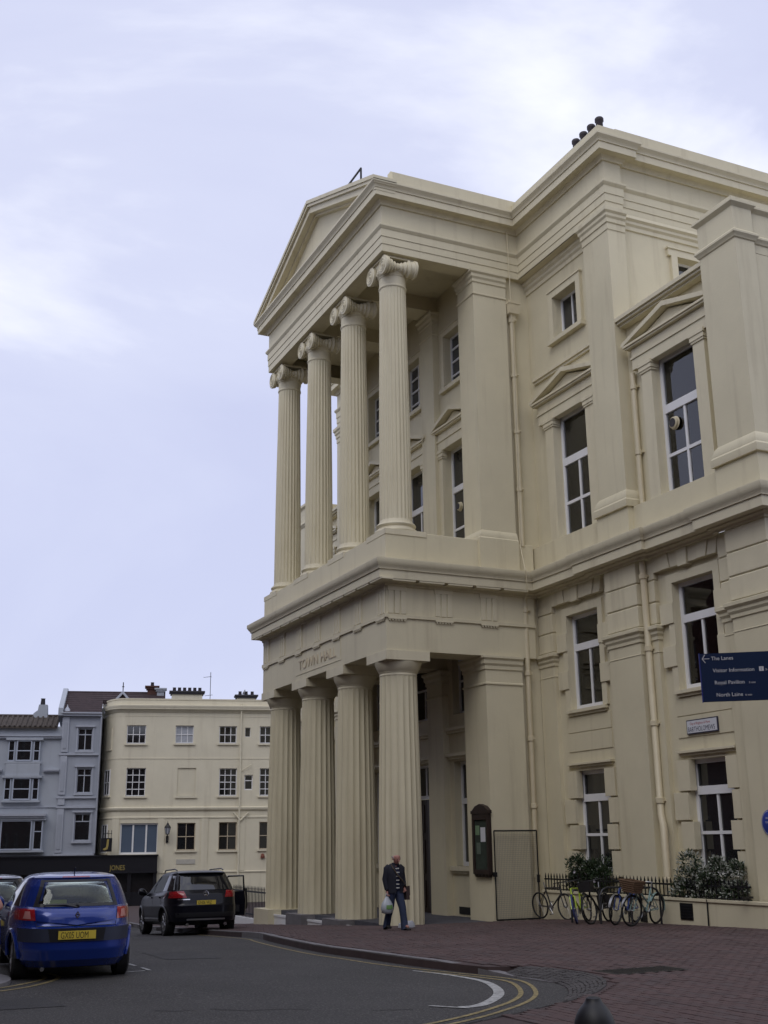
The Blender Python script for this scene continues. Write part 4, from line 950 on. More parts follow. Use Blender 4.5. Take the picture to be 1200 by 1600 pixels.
m = MB(FT); m.box(-17.5, -8.05, .08, .3, 7.92, 8.04); m.box(-17.5, -8.05, .0, .3, 8.04, 8.1); m.obj('string_course', grey_trim, bh, 0)
for a, b in ((-12.4, -11.35), (-8.95, -8.05)): m = MB(FT); m.box(a, b, .1, .3, 5.92, 6.0); m.box(a, b, .04, .3, 6.0, 6.1); m.obj('string_course', grey_trim, bh, 0)
m = MB(FT); m.box(-17.5, -8.05, .19, .3, 3.86, 3.92); m.obj('string_course', grey_trim, bh, 0)
m = MB(FT); m.prism([(.0, 8.62), (1.6, 9.4), (1.6, 9.2), (.0, 8.5)], 'x', -17.5, -8.3); rf = m.obj('roof', tile_brown, bh, 0)
for k in range(31):                          # rolls of the pantiles
    u = -17.4 + k * .3; m = MB(FT); m.tube([(u, -.03, 8.62), (u, 1.6, 9.42)], .07, 6); m.obj('tile_roll', tile_brown, rf, 40)
m = MB(FT); m.tube([(-17.5, 1.6, 9.42), (-8.3, 1.6, 9.42)], .09, 8); m.obj('ridge', tile_brown, bh, 40)
m = MB(FT); m.prism([(-9.9, 9.0), (-9.9, 9.55), (-9.65, 9.75), (-9.6, 10.1), (-9.1, 10.1), (-9.05, 9.4), (-8.95, 9.0)], 'y', 1.4, 2.0); o = m.obj('chimney', blue_house, bh, 0)
m = MB(FT); m.lathe([(.12, 10.1), (.15, 10.15), (.12, 10.45), (.15, 10.5), (.1, 10.5)], (-9.4, 1.7, 0), 10); m.obj('chimney_pot', slate_dk, o, 40)
# shop front in black along the foot of the three houses
sf = fthing('shop_front', 'long black shop front with gold lettering under the grey and cream houses', 'shop front')
m = MB(FT); m.box(-17.5, -2.0, -.32, .3, .12, 1.0); m.box(-17.5, -1.95, -.42, .3, 1.0, 1.08); m.box(-17.5, -1.97, -.36, .3, .04, .12); m.obj('fascia', shop_black, sf, 0)
m = MB(FT); m.box(-17.5, -2.0, -.05, .0, -1.05, .04); m.obj('shop_window', shop_glass, sf, 0)
m = MB(FT); m.box(-17.5, -2.0, -.15, .0, -2.4, -1.05); m.obj('stall_riser', shop_black, sf, 0)
for u in (-16, -14, -12, -10, -8.1, -6.6, -5.2, -3.6, -2.1): m = MB(FT); m.box(u - .1, u + .1, -.22, 0, -2.4, .04); m.obj('shop_pilaster', shop_black, sf, 0)
m = MB(FT); m.box(-5.05, -4.85, -.02, .02, -1.5, -.0); m.obj('door_post', blind_pale, sf, 0)
lf = text('lettering', 'JONES', .40, shop_gold, sf, sf.matrix_world.inverted() @ FT @ face_T((-4.75, -.325, .22), (1, 0, 0)) @ Matrix.Rotation(0, 4, 'X'), .01, sx=.78)
# hanging sign with a boot shaped letter
hg = fthing('hanging_sign', 'black hanging sign with a yellow boot shaped letter on an iron bracket', 'shop sign')
m = MB(FT); m.box(-5.32, -4.68, -.72, -.68, 1.28, 2.05); m.obj('board', shop_black, hg, 0)
m = MB(FT)
m.prism([(-4.98, 1.98), (-4.86, 1.98), (-4.88, 1.62), (-4.92, 1.42), (-5.08, 1.36), (-5.2, 1.40), (-5.16, 1.46), (-5.03, 1.52), (-5.0, 1.65)], 'y', -.735, -.72); m.obj('boot_emblem', shop_gold, hg, 0)
m = MB(FT); m.tube([(-5.0, .1, 2.35), (-5.0, -.75, 2.35)], .02, 6); m.tube([(-5.28, -.7, 2.3), (-4.7, -.7, 2.3)], .018, 6)
for k in range(4): u = -5.25 + .17 * k; m.tube([(u, -.7, 2.3), (u, -.7, 2.05)], .016, 5); m.tube([(u, -.7, 2.3), (u, -.7, 2.5)], .02, 5)
m.obj('bracket', black_iron, hg, 0)
lp = fthing('wall_lantern', 'black wall lantern on a scrolled bracket beside the shop window', 'lamp')
m = MB(FT); m.tube([(-1.47, 0, 1.95), (-1.47, -.2, 1.9), (-1.47, -.42, 2.05), (-1.47, -.45, 2.25)], .035, 8); m.box(-1.55, -1.39, -.06, .02, 1.75, 2.15); m.obj('bracket', black_iron, lp, 40)
m = MB(FT); m.lathe([(.09, 2.25), (.17, 2.62)], (-1.47, -.45, 0), 6); m.obj('glass', MATS['blind_pale'], lp, 0)
m = MB(FT); m.lathe([(.2, 2.62), (.19, 2.66), (.08, 2.8), (.07, 2.86), (.02, 2.9), (.01, 3.02)], (-1.47, -.45, 0), 6); m.lathe([(.1, 2.22), (.1, 2.25), (.05, 2.25)], (-1.47, -.45, 0), 6)
for k in range(6):
    a = 2 * PI * k / 6; m.tube([(-1.47 + .095 * math.cos(a), -.45 + .095 * math.sin(a), 2.24), (-1.47 + .18 * math.cos(a), -.45 + .18 * math.sin(a), 2.63)], .012, 4)
m.obj('lantern_frame', black_iron, lp, 0)
m = MB(FT); m.box(-.88, .24, -.03, .01, .5, .78); tag(m.obj('name_plate', mat('plate_white', (.5, .48, .42), .5, var=.2, vscale=4), None, 0), 'pale street name plate on the cream corner house below a window', 'name plate')
m = MB(FT); m.lathe([(.10, -.10), (.11, 0)], (4.3, -.06, .95), 10, 'y'); m.box(4.18, 4.42, -.1, .02, .78, .9); tag(m.obj('alarm_box', mat('alarm_red', (.25, .09, .06), .5), None, 0), 'small red alarm box on the cream wall beside the nearest column', 'alarm box')
# unseen terrace opposite, added and raised to shade the street and fill the panes
for k, (x0, x1, h, y) in enumerate(((-38, -24, 16.5, -16.6), (-23.9, -10, 18.5, -16.2), (-9.9, 3, 17, -16.4), (3.1, 15, 16.5, -16.6), (16.5, 39, 18, -24))):
    ht = thing('terrace_house', ['brown brick terrace house opposite the town hall, farthest from the camera', 'tall brown brick terrace house opposite the town hall portico', 'brown brick terrace house opposite the town hall, third from the far end', 'brown brick terrace house opposite the town hall, nearest to the far corner', 'wide brown brick terrace house behind the camera, facing the town hall'][k], 'house', (x0, y, -1), group='houses opposite the town hall')
    T = Matrix(((-1, 0, 0, x1), (0, -1, 0, y), (0, 0, 1, 0), (0, 0, 0, 1)))
    hh_ = []; nb = int((x1 - x0) / 2.6)
    for r_ in range(5):
        for q_ in range(nb):
            u = (x1 - x0) * (q_ + .5) / nb; hh_.append((u - .55, u + .55, .8 + r_ * 2.9, 2.7 + r_ * 2.9))
    hh_ = [q for q in hh_ if q[3] < h - .5]
    m = MB(T); m.wall(0, x1 - x0, -1.5, h, 0, .15, hh_)
    for a_ in (0, x1 - x0): m.poly([(a_, 0, -1.5), (a_, 9, -1.5), (a_, 9, h), (a_, 0, h)])
    m.poly([(0, 0, h), (x1 - x0, 0, h), (x1 - x0, 9, h), (0, 9, h)]); m.obj('wall', brick_chim, ht, 0)
    for q in hh_: window(ht, T, *q, .1, ((q[2] + q[3]) / 2,), (), .07, .05)
for k, (x, y0, y1, h) in enumerate(((41, -24, -11, 16), (43, -10.8, 3, 18), (42, 3.2, 18, 16.5))):  # unseen houses added behind the camera to darken lower walls and cars
    ht = thing('corner_shop', ['brick house behind the camera at the left', 'tall brown brick house directly behind the camera', 'brick house behind the camera at the right'][k], 'house', (x, y0, -.5), group='houses behind the camera')
    T = Matrix(((0, 1, 0, x), (-1, 0, 0, y1), (0, 0, 1, 0), (0, 0, 0, 1))); W_ = y1 - y0
    hh_ = [(u - .55, u + .55, 1 + r_ * 2.9, 2.8 + r_ * 2.9) for r_ in range(5) for u in [W_ * (q + .5) / 5 for q in range(5)]]
    hh_ = [q for q in hh_ if q[3] < h - .5]
    m = MB(T); m.wall(0, W_, -.6, h, 0, .15, hh_)
    for a_ in (0, W_): m.poly([(a_, 0, -.6), (a_, 9, -.6), (a_, 9, h), (a_, 0, h)])
    m.poly([(0, 0, h), (W_, 0, h), (W_, 9, h), (0, 9, h)]); m.obj('wall', brick_chim, ht, 0)
    for q in hh_: window(ht, T, *q, .1, ((q[2] + q[3]) / 2,), (), .07, .05)
# ------------------------------------------------------------------ cars
tyre_m = mat('tyre', (0.012, 0.012, 0.012), .8); alloy_m = mat('alloy', (.35, .35, .36), .35, metal=.8)
lamp_red = mat('lamp_red', (.28, .008, .012), .15, coat=.6); lamp_pale = mat('lamp_pale', (.50, .22, .20), .2, coat=.5)
plate_y = mat('number_plate', (.62, .47, .06), .4); plate_k = mat('plate_ink', (.01, .01, .01), .5)
chrome_m = mat('chrome', (.6, .6, .62), .18, metal=1); trim_blk = mat('trim_black', (.012, .012, .014), .4)
bumper_grey = mat('bumper_grey', (.022, .027, .05), .55); glass_car = mat('glass_car', (.02, .02, .02), .03, alpha=(.80, .86, .83), ior=1.5)
seat_m = mat('seat_cloth', (.09, .09, .10), .9); tan_m = mat('load_cover', (.12, .11, .09), .8)
hatch_blue = mat('paint_blue', (.005, .030, .22), .25, metal=.3, coat=.8, spec=.5)
suv_black = mat('paint_navy', (.003, .0033, .007), .3, coat=.25, spec=.25); car_navy = mat('paint_dark', (.008, .009, .02), .25, coat=.8)
class Shell:
    """car body from horizontal slices: (z, rear x, front x, half width, exponent)"""
    def __init__(s, lv): s.lv = lv
    def at(s, z):
        L_ = s.lv
        if z <= L_[0][0]: return L_[0][1:]
        for a, b in zip(L_, L_[1:]):
            if z <= b[0]:
                t = (z - a[0]) / (b[0] - a[0]); return tuple(p + (q - p) * t for p, q in zip(a[1:], b[1:]))
        return L_[-1][1:]
    def ring(s, z, n):
        r, f, w_, e = s.at(z); c, a = (r + f) / 2, (f - r) / 2; out = []
        for k in range(n):
            t = 2 * PI * (k + .5) / n; C, S = math.cos(t), math.sin(t)
            out.append((c + a * math.copysign(abs(C) ** (2 / e), C), w_ * math.copysign(abs(S) ** (2 / e), S), z))
        return out
    def rear(s, y, z):
        r, f, w_, e = s.at(z); c, a = (r + f) / 2, (f - r) / 2
        return c - a * max(0, 1 - min(1, abs(y) / w_) ** e) ** (1 / e)
    def front(s, y, z):
        r, f, w_, e = s.at(z); c, a = (r + f) / 2, (f - r) / 2
        return c + a * max(0, 1 - min(1, abs(y) / w_) ** e) ** (1 / e)
    def side(s, x, z):
        r, f, w_, e = s.at(z); c, a = (r + f) / 2, (f - r) / 2
        return w_ * max(0, 1 - min(1, abs(x - c) / a) ** e) ** (1 / e)
    def patch(s, mb, quad, where, off=.008, th=.012, n=8, mm=5, sgn=1):
        """curved plate lying on the body: quad corners (y,z) for rear/front or (x,z) for side"""
        (a, b, c, d) = [Vector(q) for q in quad]; A, B = [], []
        for j in range(mm + 1):
            v = j / mm
            for i in range(n + 1):
                u = i / n; p = (a.lerp(b, u)).lerp(d.lerp(c, u), v)
                if where == 'rear': x = s.rear(p.x, p.y); A.append((x - off, p.x, p.y)); B.append((x - off + th, p.x, p.y))
                elif where == 'front': x = s.front(p.x, p.y); A.append((x + off, p.x, p.y)); B.append((x + off - th, p.x, p.y))
                else: y = s.side(p.x, p.y); A.append((p.x, sgn * (y + off), p.y)); B.append((p.x, sgn * (y + off - th), p.y))
        i0 = mb.pts(A + B); N_ = len(A); W_ = n + 1
        for j in range(mm):
            for i in range(n):
                q = (j * W_ + i, j * W_ + i + 1, (j + 1) * W_ + i + 1, (j + 1) * W_ + i)
                mb.f.append(tuple(i0 + k for k in q)); mb.f.append(tuple(i0 + N_ + k for k in reversed(q)))
        edge = [i for i in range(W_)] + [j * W_ + n for j in range(1, mm + 1)] + [mm * W_ + i for i in range(n - 1, -1, -1)] + [j * W_ for j in range(mm - 1, 0, -1)]
        for p, q in zip(edge, edge[1:] + edge[:1]): mb.f.append((i0 + p, i0 + q, i0 + N_ + q, i0 + N_ + p))
        return mb
def wheel(parent, x, y, r, w_, sgn):
    m = MB(); m.lathe([(r * .62, -w_ * .42), (r * .9, -w_ / 2), (r, -w_ * .36), (r, w_ * .36), (r * .9, w_ / 2), (r * .62, w_ * .42)], (0, 0, 0), 36, 'y')
    o = local(parent, m, 'wheel', tyre_m, 40); o.location = (x, y, r)
    m = MB(); oy = sgn * w_ * .44
    m.lathe([(r * .66, oy - .02 * sgn), (r * .66, oy), (r * .58, oy + .004 * sgn), (r * .56, oy - .05 * sgn)], (0, 0, 0), 32, 'y')
    for k in range(7):
        a = 2 * PI * k / 7; m.tube([(.04 * math.cos(a), oy - .02 * sgn, .04 * math.sin(a)), (r * .58 * math.cos(a), oy - .012 * sgn, r * .58 * math.sin(a))], [.03, .022], 6)
    m.lathe([(.06, oy - .03 * sgn), (.055, oy), (.02, oy + .006 * sgn)], (0, 0, 0), 14, 'y'); m.lathe([(r * .55, oy - .055 * sgn), (r * .55, oy - .06 * sgn)], (0, 0, 0), 24, 'y')
    local(o, m, 'rim', alloy_m, 40)
def car(name, label, loc, rz, sh, paint, wb, wr, ww, zmax, cut, group=None, half=None):
    c = thing(name, label, 'car', loc, rz, group)
    zs = sorted({round(l[0], 3) for l in sh.lv} | {round(sh.lv[0][0] + (zmax - sh.lv[0][0]) * k / 34, 3) for k in range(35)})
    n = 120; m = MB(); m.rings([sh.ring(z, n) for z in zs], True, False, True)
    keep = []
    for f in m.f:
        if len(f) > 4: keep.append(f); continue
        p = sum((m.v[i] for i in f), Vector()) / 4
        if any((p.x - ax) ** 2 + (p.z - wr) ** 2 < (wr + .055) ** 2 and abs(p.y) > .5 for ax in wb): continue
        if cut(p): continue
        keep.append(f)
    m.f = keep
    b = local(c, m, 'body', paint, 28)
    for ax in wb:
        for s in (-1, 1):
            y = s * (sh.side(ax, .5) - ww / 2 - .015)
            wheel(c, ax, y, wr, ww, s)
            m = MB(); pts = [(ax + (wr + .05) * math.cos(t), s * (sh.side(ax + (wr + .05) * math.cos(t), wr + (wr + .05) * math.sin(t)) + .004), wr + (wr + .05) * math.sin(t)) for t in [PI * k / 16 for k in range(17)]]
            m.tube(pts, .03, 6); local(c, m, 'wheel_arch', trim_blk if paint is suv_black else paint, 50)
            m = MB(); m.rings([[(ax + (wr + .06) * math.cos(t), s * yy, wr + (wr + .06) * math.sin(t)) for t in [PI * k / 14 for k in range(15)]] for yy in (sh.side(ax, .5) - .03, .45)], False, False, False); local(c, m, 'arch_liner', trim_blk, 50)
    m = MB(); m.box(sh.lv[0][1] + .25, sh.lv[0][2] - .25, -.62, .62, sh.lv[0][0] - .03, sh.lv[0][0] + .06); local(c, m, 'floor_pan', trim_blk, 0)
    return c
def plate(c, y, z, x, s, wd=.52, h=.112):
    m = MB(); m.box(x - .012, x + .01, -wd / 2 + y, wd / 2 + y, z, z + h); o = local(c, m, 'number_plate', plate_y, 0)
    text('plate_lettering', s, .125, plate_k, o, Matrix(((0, 0, -1, x - .013), (-1, 0, 0, wd / 2 + y - .03), (0, 1, 0, z + .012), (0, 0, 0, 1))), .001, sx=.62 * 8 / len(s))
# hatchback --------------------------------------------------------
HL = [(.20, -1.96, 1.95, .80, 3.9), (.30, -2.06, 2.08, .865, 3.9), (.44, -2.10, 2.11, .885, 3.9), (.73, -2.09, 2.10, .89, 3.9), (.75, -2.05, 2.05, .888, 3.9), (.78, -2.03, 2.0, .885, 3.9), (.90, -2.0, 1.55, .87, 3.8), (.97, -1.955, 1.2, .855, 3.8),
      (.995, -1.90, 1.02, .845, 3.8), (1.01, -1.86, .95, .835, 3.8), (1.15, -1.80, .62, .775, 3.8), (1.28, -1.71, .28, .715, 3.9), (1.36, -1.63, .02, .67, 3.5), (1.385, -1.60, -.05, .655, 3.4), (1.40, -1.62, -.10, .64, 3.3), (1.425, -1.56, -.2, .60, 3.6), (1.445, -1.35, -.35, .52, 3.2), (1.458, -1.05, -.5, .40, 2.8), (1.463, -.9, -.6, .25, 2.6)]
HS = Shell(HL)
def hatch(label, loc, rz, paint, full=True, group=None):
    def cut(p):
        y, z = abs(p.y), p.z
        if p.x < -1.4 and 1.03 < z < 1.35 and y < .52 - (z - 1.03) * .36: return True
        if p.x > -.2 and 1.04 < z < 1.35 and y < .60 - (z - 1.0) * .3: return True
        return False
    c = car('hatchback_car', label, loc, rz, HS, paint, (-1.32, 1.30), .315, .2, 1.463, cut, group)
    m = MB(); HS.patch(m, [(-.60, 1.012), (.60, 1.012), (.49, 1.365), (-.49, 1.365)], 'rear', .006, .006, 14, 8); o = local(c, m, 'rear_window', glass_car, 60)
    m = MB()
    for q in ([(-.60, 1.008), (.60, 1.008), (.585, 1.05), (-.585, 1.05)], [(-.505, 1.345), (.505, 1.345), (.49, 1.375), (-.49, 1.375)]): HS.patch(m, q, 'rear', .009, .004, 14, 1)
    for s in (-1, 1): HS.patch(m, [(s * .60, 1.01), (s * .545, 1.01), (s * .44, 1.37), (s * .49, 1.37)], 'rear', .009, .004, 1, 8)
    local(o, m, 'window_edge', trim_blk, 0)
    m = MB(); HS.patch(m, [(-.62, 1.02), (.62, 1.02), (.52, 1.38), (-.52, 1.38)], 'front', .006, .006, 12, 8); local(c, m, 'windscreen', glass_car, 60)
    for s in (-1, 1):
        m = MB(); HS.patch(m, [(-1.45, 1.02), (-.42, 1.0), (-.42, 1.34), (-1.22, 1.33)], 'side', .006, .01, 10, 5, s); local(c, m, 'side_window', glass_dark, 60)
        m = MB(); HS.patch(m, [(-.36, 1.0), (.62, 1.0), (.06, 1.33), (-.36, 1.34)], 'side', .006, .01, 10, 5, s); local(c, m, 'side_window', glass_dark, 60)
        m = MB(); m.loft([((.62, s * .86, .98), .05, .05, (0, s, 0)), ((.6, s * .92, 1.02), .07, .07, (0, s, 0)), ((.58, s * 1.0, 1.03), .07, .06, (0, s, 0)), ((.58, s * 1.04, 1.03), .03, .03, (0, s, 0))], 10); local(c, m, 'door_mirror', paint, 50)
        # tail lamp: red corner lens with a pale insert
        m = MB(); HS.patch(m, [(s * .57, .83), (s * .868, .835), (s * .81, .985), (s * .585, .99)], 'rear', .012, .03, 8, 5); o = local(c, m, 'tail_lamp', lamp_red, 50)
        m = MB(); HS.patch(m, [(s * .63, .85), (s * .73, .855), (s * .705, .955), (s * .645, .955)], 'rear', .018, .01, 4, 4); local(o, m, 'lamp_insert', lamp_pale, 50)
        m = MB(); HS.patch(m, [(-2.0, .55), (-1.72, .55), (-1.72, .72), (-2.02, .72)], 'side', .004, .01, 3, 3, s); local(c, m, 'bumper_corner', bumper_grey, 50)
    # grey bumper band with plate recess, tailgate crease, wiper, badge
    m = MB(); HS.patch(m, [(-.84, .545), (.84, .545), (.86, .725), (-.86, .725)], 'rear', .012, .02, 24, 4); b_ = local(c, m, 'bumper_band', bumper_grey, 50)
    m = MB(); HS.patch(m, [(-.37, .555), (.37, .555), (.40, .718), (-.40, .718)], 'rear', .016, .01, 8, 2); local(b_, m, 'plate_recess', trim_blk, 40)
    plate(c, .0, .578, HS.rear(0, .63) - .02, 'GX05 UOM')
    m = MB()
    HS.patch(m, [(-.56, .825), (0, .765), (0, .985), (-.56, .985)], 'rear', .022, .04, 8, 5); HS.patch(m, [(0, .765), (.56, .825), (.56, .985), (0, .985)], 'rear', .022, .04, 8, 5)
    local(c, m, 'tailgate_panel', paint, 40)
    m = MB(); HS.patch(m, [(-.55, .752), (.55, .752), (.55, .758), (-.55, .758)], 'rear', .004, .006, 12, 1)
    for s in (-1, 1): HS.patch(m, [(s * .55, .752), (s * .556, .752), (s * .562, .80), (s * .556, .80)], 'rear', .004, .006, 1, 4)
    local(c, m, 'tailgate_gap', trim_blk, 40)
    m = MB(); x = HS.rear(0, .9) - .034
    m.rings([[(x, a * 1.0, .90 + b * 1.0) for a, b in ((0, .055), (.036, 0), (0, -.055), (-.036, 0))], [(x - .012, a, .90 + b) for a, b in ((0, .05), (.032, 0), (0, -.05), (-.032, 0))], [(x - .012, a, .90 + b) for a, b in ((0, .026), (.017, 0), (0, -.026), (-.017, 0))], [(x - .002, a, .90 + b) for a, b in ((0, .026), (.017, 0), (0, -.026), (-.017, 0))]], True, False, False); local(c, m, 'badge', chrome_m, 0)
    m = MB(); m.tube([(HS.rear(.02, 1.0) - .03, .0, 1.0), (HS.rear(.3, 1.03) - .03, .16, 1.035), (HS.rear(.5, 1.02) - .03, .46, 1.03)], .014, 6); m.lathe([(.035, -.03), (.035, .02)], (HS.rear(0, 1) - .0, 0, 1.0), 10, 'x'); local(c, m, 'wiper', trim_blk, 40)
    m = MB(); m.tube([(-1.3, 0, 1.44), (-1.42, 0, 1.54)], .008, 5); local(c, m, 'aerial', trim_blk, 0)
    m = MB(); HS.patch(m, [(-.20, 1.405), (.20, 1.405), (.19, 1.42), (-.19, 1.42)], 'rear', .004, .01, 6, 1); local(c, m, 'brake_lamp', lamp_red, 0)
    m = MB(); m.tube([(-1.98, .45, .2), (-2.06, .45, .19)], .03, 10); local(c, m, 'exhaust', chrome_m, 40)
    # seats, seen through the glass
    for yy in (-.36, .36):
        for xx, hh in ((-.1, 1.05), (-.95, .98)):
            m = MB(); m.loft([((xx, yy, .45), .12, .24), ((xx - .04, yy, .8), .11, .25), ((xx - .1, yy, hh - .06), .07, .2)], 12); o = local(c, m, 'seat', seat_m, 40)
            m = MB(); m.loft([((xx - .12, yy, hh), .05, .10), ((xx - .13, yy, hh + .1), .055, .13), ((xx - .13, yy, hh + .2), .04, .10)], 10); local(o, m, 'headrest', seat_m, 40)
    m = MB(); m.box(-1.8, -1.1, -.6, .6, .93, .95); local(c, m, 'load_cover', trim_blk, 0)
    m = MB(); m.box(-1.62, -1.5, .12, .38, .95, 1.09); local(c, m, 'yellow_box', mat('box_yellow', (.30, .30, .05), .7) if 'box_yellow' not in MATS else MATS['box_yellow'], 0)
    return c
BX, BY = 8.35, -9.65
hatch('blue hatchback parked at the left edge with the yellow plate GX05 UOM', (BX, BY, road_z(BX, BY) + .002), PI - math.radians(4), hatch_blue)
hatch('dark car parked in front of the blue hatchback, only its roof showing', (2.4, -10.25, road_z(2.4, -10.25) + .002), PI, car_navy)
# black off-roader -------------------------------------------------
SL = [(.30, -2.20, 2.15, .84, 5), (.38, -2.32, 2.3, .93, 5), (.55, -2.36, 2.36, .955, 5), (.78, -2.36, 2.36, .965, 5), (.82, -2.33, 2.33, .962, 5), (1.00, -2.29, 2.12, .95, 5), (1.08, -2.27, 1.7, .945, 5), (1.14, -2.22, 1.25, .93, 5), (1.17, -2.19, 1.1, .915, 5), (1.35, -2.07, .78, .845, 5), (1.55, -1.90, .38, .765, 4.8), (1.62, -1.84, .2, .735, 4.6), (1.645, -1.88, .1, .72, 4.4), (1.68, -1.82, -.05, .68, 4), (1.71, -1.55, -.3, .58, 3.4), (1.725, -1.2, -.5, .42, 3), (1.73, -1.0, -.6, .25, 2.8)]
SS = Shell(SL)
sz = ground(-6.55) - .12
# right door stands open: its hole is cut from the shell
def cut_s(p):
    if p.y < -.6 and -.02 < p.x < 1.0 and .45 < p.z < 1.6: return True
    return False
suv = car('off_road_car', 'black off road car with its right hand door open and its plate in yellow', (-6.55, -3.5, sz), PI - math.radians(2.0), SS, suv_black, (-1.43, 1.43), .365, .255, 1.73, cut_s)
m = MB(); SS.patch(m, [(-.70, 1.19), (.70, 1.19), (.60, 1.61), (-.60, 1.61)], 'rear', .008, .012, 14, 8); local(suv, m, 'rear_window', glass_dark, 60)
m = MB(); SS.patch(m, [(-.7, 1.16), (.7, 1.16), (.6, 1.62), (-.6, 1.62)], 'front', .008, .012, 12, 6); local(suv, m, 'windscreen', glass_dark, 60)
for s in (-1, 1):
    for q in ([(-2.0, 1.2), (-1.28, 1.18), (-1.28, 1.58), (-1.72, 1.57)], [(-1.22, 1.17), (-.22, 1.15), (-.22, 1.60), (-1.22, 1.59)], [(-.14, 1.15), (.86, 1.15), (.3, 1.59), (-.14, 1.60)]):
        if s < 0 and q[0][0] > -.2: continue
        m = MB(); SS.patch(m, q, 'side', .006, .012, 8, 5, s); local(suv, m, 'side_window', glass_dark, 60)
    m = MB(); SS.patch(m, [(s * .50, .985), (s * .935, .985), (s * .90, 1.155), (s * .56, 1.165)], 'rear', .014, .04, 8, 4); local(suv, m, 'tail_lamp', lamp_red, 50)
    m = MB(); SS.patch(m, [(-2.28, 1.0), (-2.05, 1.02), (-1.98, 1.14), (-2.2, 1.15)], 'side', .006, .02, 4, 3, s); local(suv, m, 'tail_lamp', lamp_red, 50)
    m = MB(); m.loft([((.78, s * .93, 1.14), .04, .05, (0, s, 0)), ((.76, s * 1.0, 1.18), .08, .10, (0, s, 0)), ((.74, s * 1.1, 1.19), .08, .11, (0, s, 0)), ((.74, s * 1.16, 1.19), .04, .06, (0, s, 0))], 10); local(suv, m, 'door_mirror', suv_black, 50)
    m = MB(); SS.patch(m, [(-1.0, .44), (1.0, .44), (1.0, .475), (-1.0, .475)], 'side', .01, .02, 8, 1, s); local(suv, m, 'sill_strip', chrome_m, 40)
    m = MB(); m.tube([(-1.6, s * .62, 1.715), (-1.4, s * .63, 1.76), (-.2, s * .62, 1.76), (.0, s * .6, 1.70)], .018, 6); local(suv, m, 'roof_rail', trim_blk, 40)
    m = MB(); m.tube([(-2.2, s * .5, .30), (-2.37, s * .5, .29)], .045, 10); local(suv, m, 'exhaust', chrome_m, 40)
for xx in (-1.2, -.18):
    m = MB(); SS.patch(m, [(xx - .006, .5), (xx + .006, .5), (xx + .006, 1.6), (xx - .006, 1.6)], 'side', .002, .004, 1, 10, 1); local(suv, m, 'door_gap', trim_blk, 0)
    m = MB(); SS.patch(m, [(xx + .1, 1.0), (xx + .28, 1.0), (xx + .28, 1.035), (xx + .1, 1.035)], 'side', .03, .03, 3, 1, 1); local(suv, m, 'door_handle', suv_black, 0)
m = MB(); SS.patch(m, [(-.84, .48), (.84, .48), (.88, .60), (-.88, .60)], 'rear', .012, .02, 16, 2); local(suv, m, 'bumper_strip', trim_blk, 40)
m = MB(); SS.patch(m, [(-.5, .40), (.5, .40), (.5, .44), (-.5, .44)], 'rear', .014, .02, 10, 1); local(suv, m, 'bumper_guard', alloy_m, 40)
m = MB(); SS.patch(m, [(.42, .93), (.72, .93), (.72, .955), (.42, .955)], 'rear', .01, .02, 4, 1); local(suv, m, 'chrome_script', chrome_m, 40)
plate(suv, .0, .80, SS.rear(0, .84) - .014, 'GN06 VRZ', .5)
m = MB(); x = SS.rear(0, 1.08) - .008
m.rings([[(x - d, r * math.cos(2 * PI * k / 20), 1.085 + r * math.sin(2 * PI * k / 20)) for k in range(20)] for r, d in ((.075, 0), (.075, .012), (.058, .014), (.058, 0))], True, False, False)
bd = local(suv, m, 'badge', chrome_m, 40)
m = MB()
for p, q in (((-.024, .05), (0, .004)), ((.024, .05), (0, .004)), ((-.05, .02), (-.024, -.05)), ((-.024, -.05), (0, -.008)), ((0, -.008), (.024, -.05)), ((.024, -.05), (.05, .02))): m.tube([(x - .008, p[0], 1.085 + p[1]), (x - .008, q[0], 1.085 + q[1])], .007, 4)
local(bd, m, 'badge_letters', chrome_m, 0)
m = MB(); SS.patch(m, [(-.62, 1.625), (.62, 1.625), (.6, 1.66), (-.6, 1.66)], 'rear', .06, .09, 10, 2); local(suv, m, 'roof_spoiler', suv_black, 40)
suv.scale = (1.02, 1.06, 1.0); suv.rotation_euler = (0, .045, PI - math.radians(2.0))
# open door: hinged at its front edge
dr_ = bpy.data.objects.new('door', None); COL.objects.link(dr_); dr_.parent = suv; dr_.location = (.98, -.94, 0); dr_.rotation_euler = (0, 0, math.radians(62))
m = MB(); m.rings([[(-x_, -y_, z_) for x_, z_ in ((.0, .45), (1.0, .45), (1.02, .9), (.98, 1.14), (0.02, 1.14), (-.02, .8))] for y_ in (.0, .05, .07)]); dsk = m.obj('door_skin', suv_black, None, 20); dsk.parent = dr_
m = MB(); m.tube([(-.04, .0, 1.12), (-.55, .12, 1.58), (-.98, .12, 1.58), (-.98, .0, 1.14)], .028, 6); o = m.obj('door_window_frame', suv_black, None, 40); o.parent = dr_
m = MB(); m.poly([(-.06, .01, 1.14), (-.97, .01, 1.14), (-.97, .115, 1.57), (-.56, .115, 1.57)]); o = m.obj('door_window', glass_clear, None, 0); o.parent = dr_
m = MB(); m.box(-.85, -.15, .0, .04, .55, .75); o = m.obj('door_pocket', trim_blk, None, 0); o.parent = dr_
for yy in (-.4, .4):
    m = MB(); m.loft([((.2, yy, .6), .14, .25), ((.12, yy, 1.0), .12, .25), ((.05, yy, 1.3), .07, .2), ((.04, yy, 1.5), .05, .12)], 12); local(suv, m, 'seat', seat_m, 40)
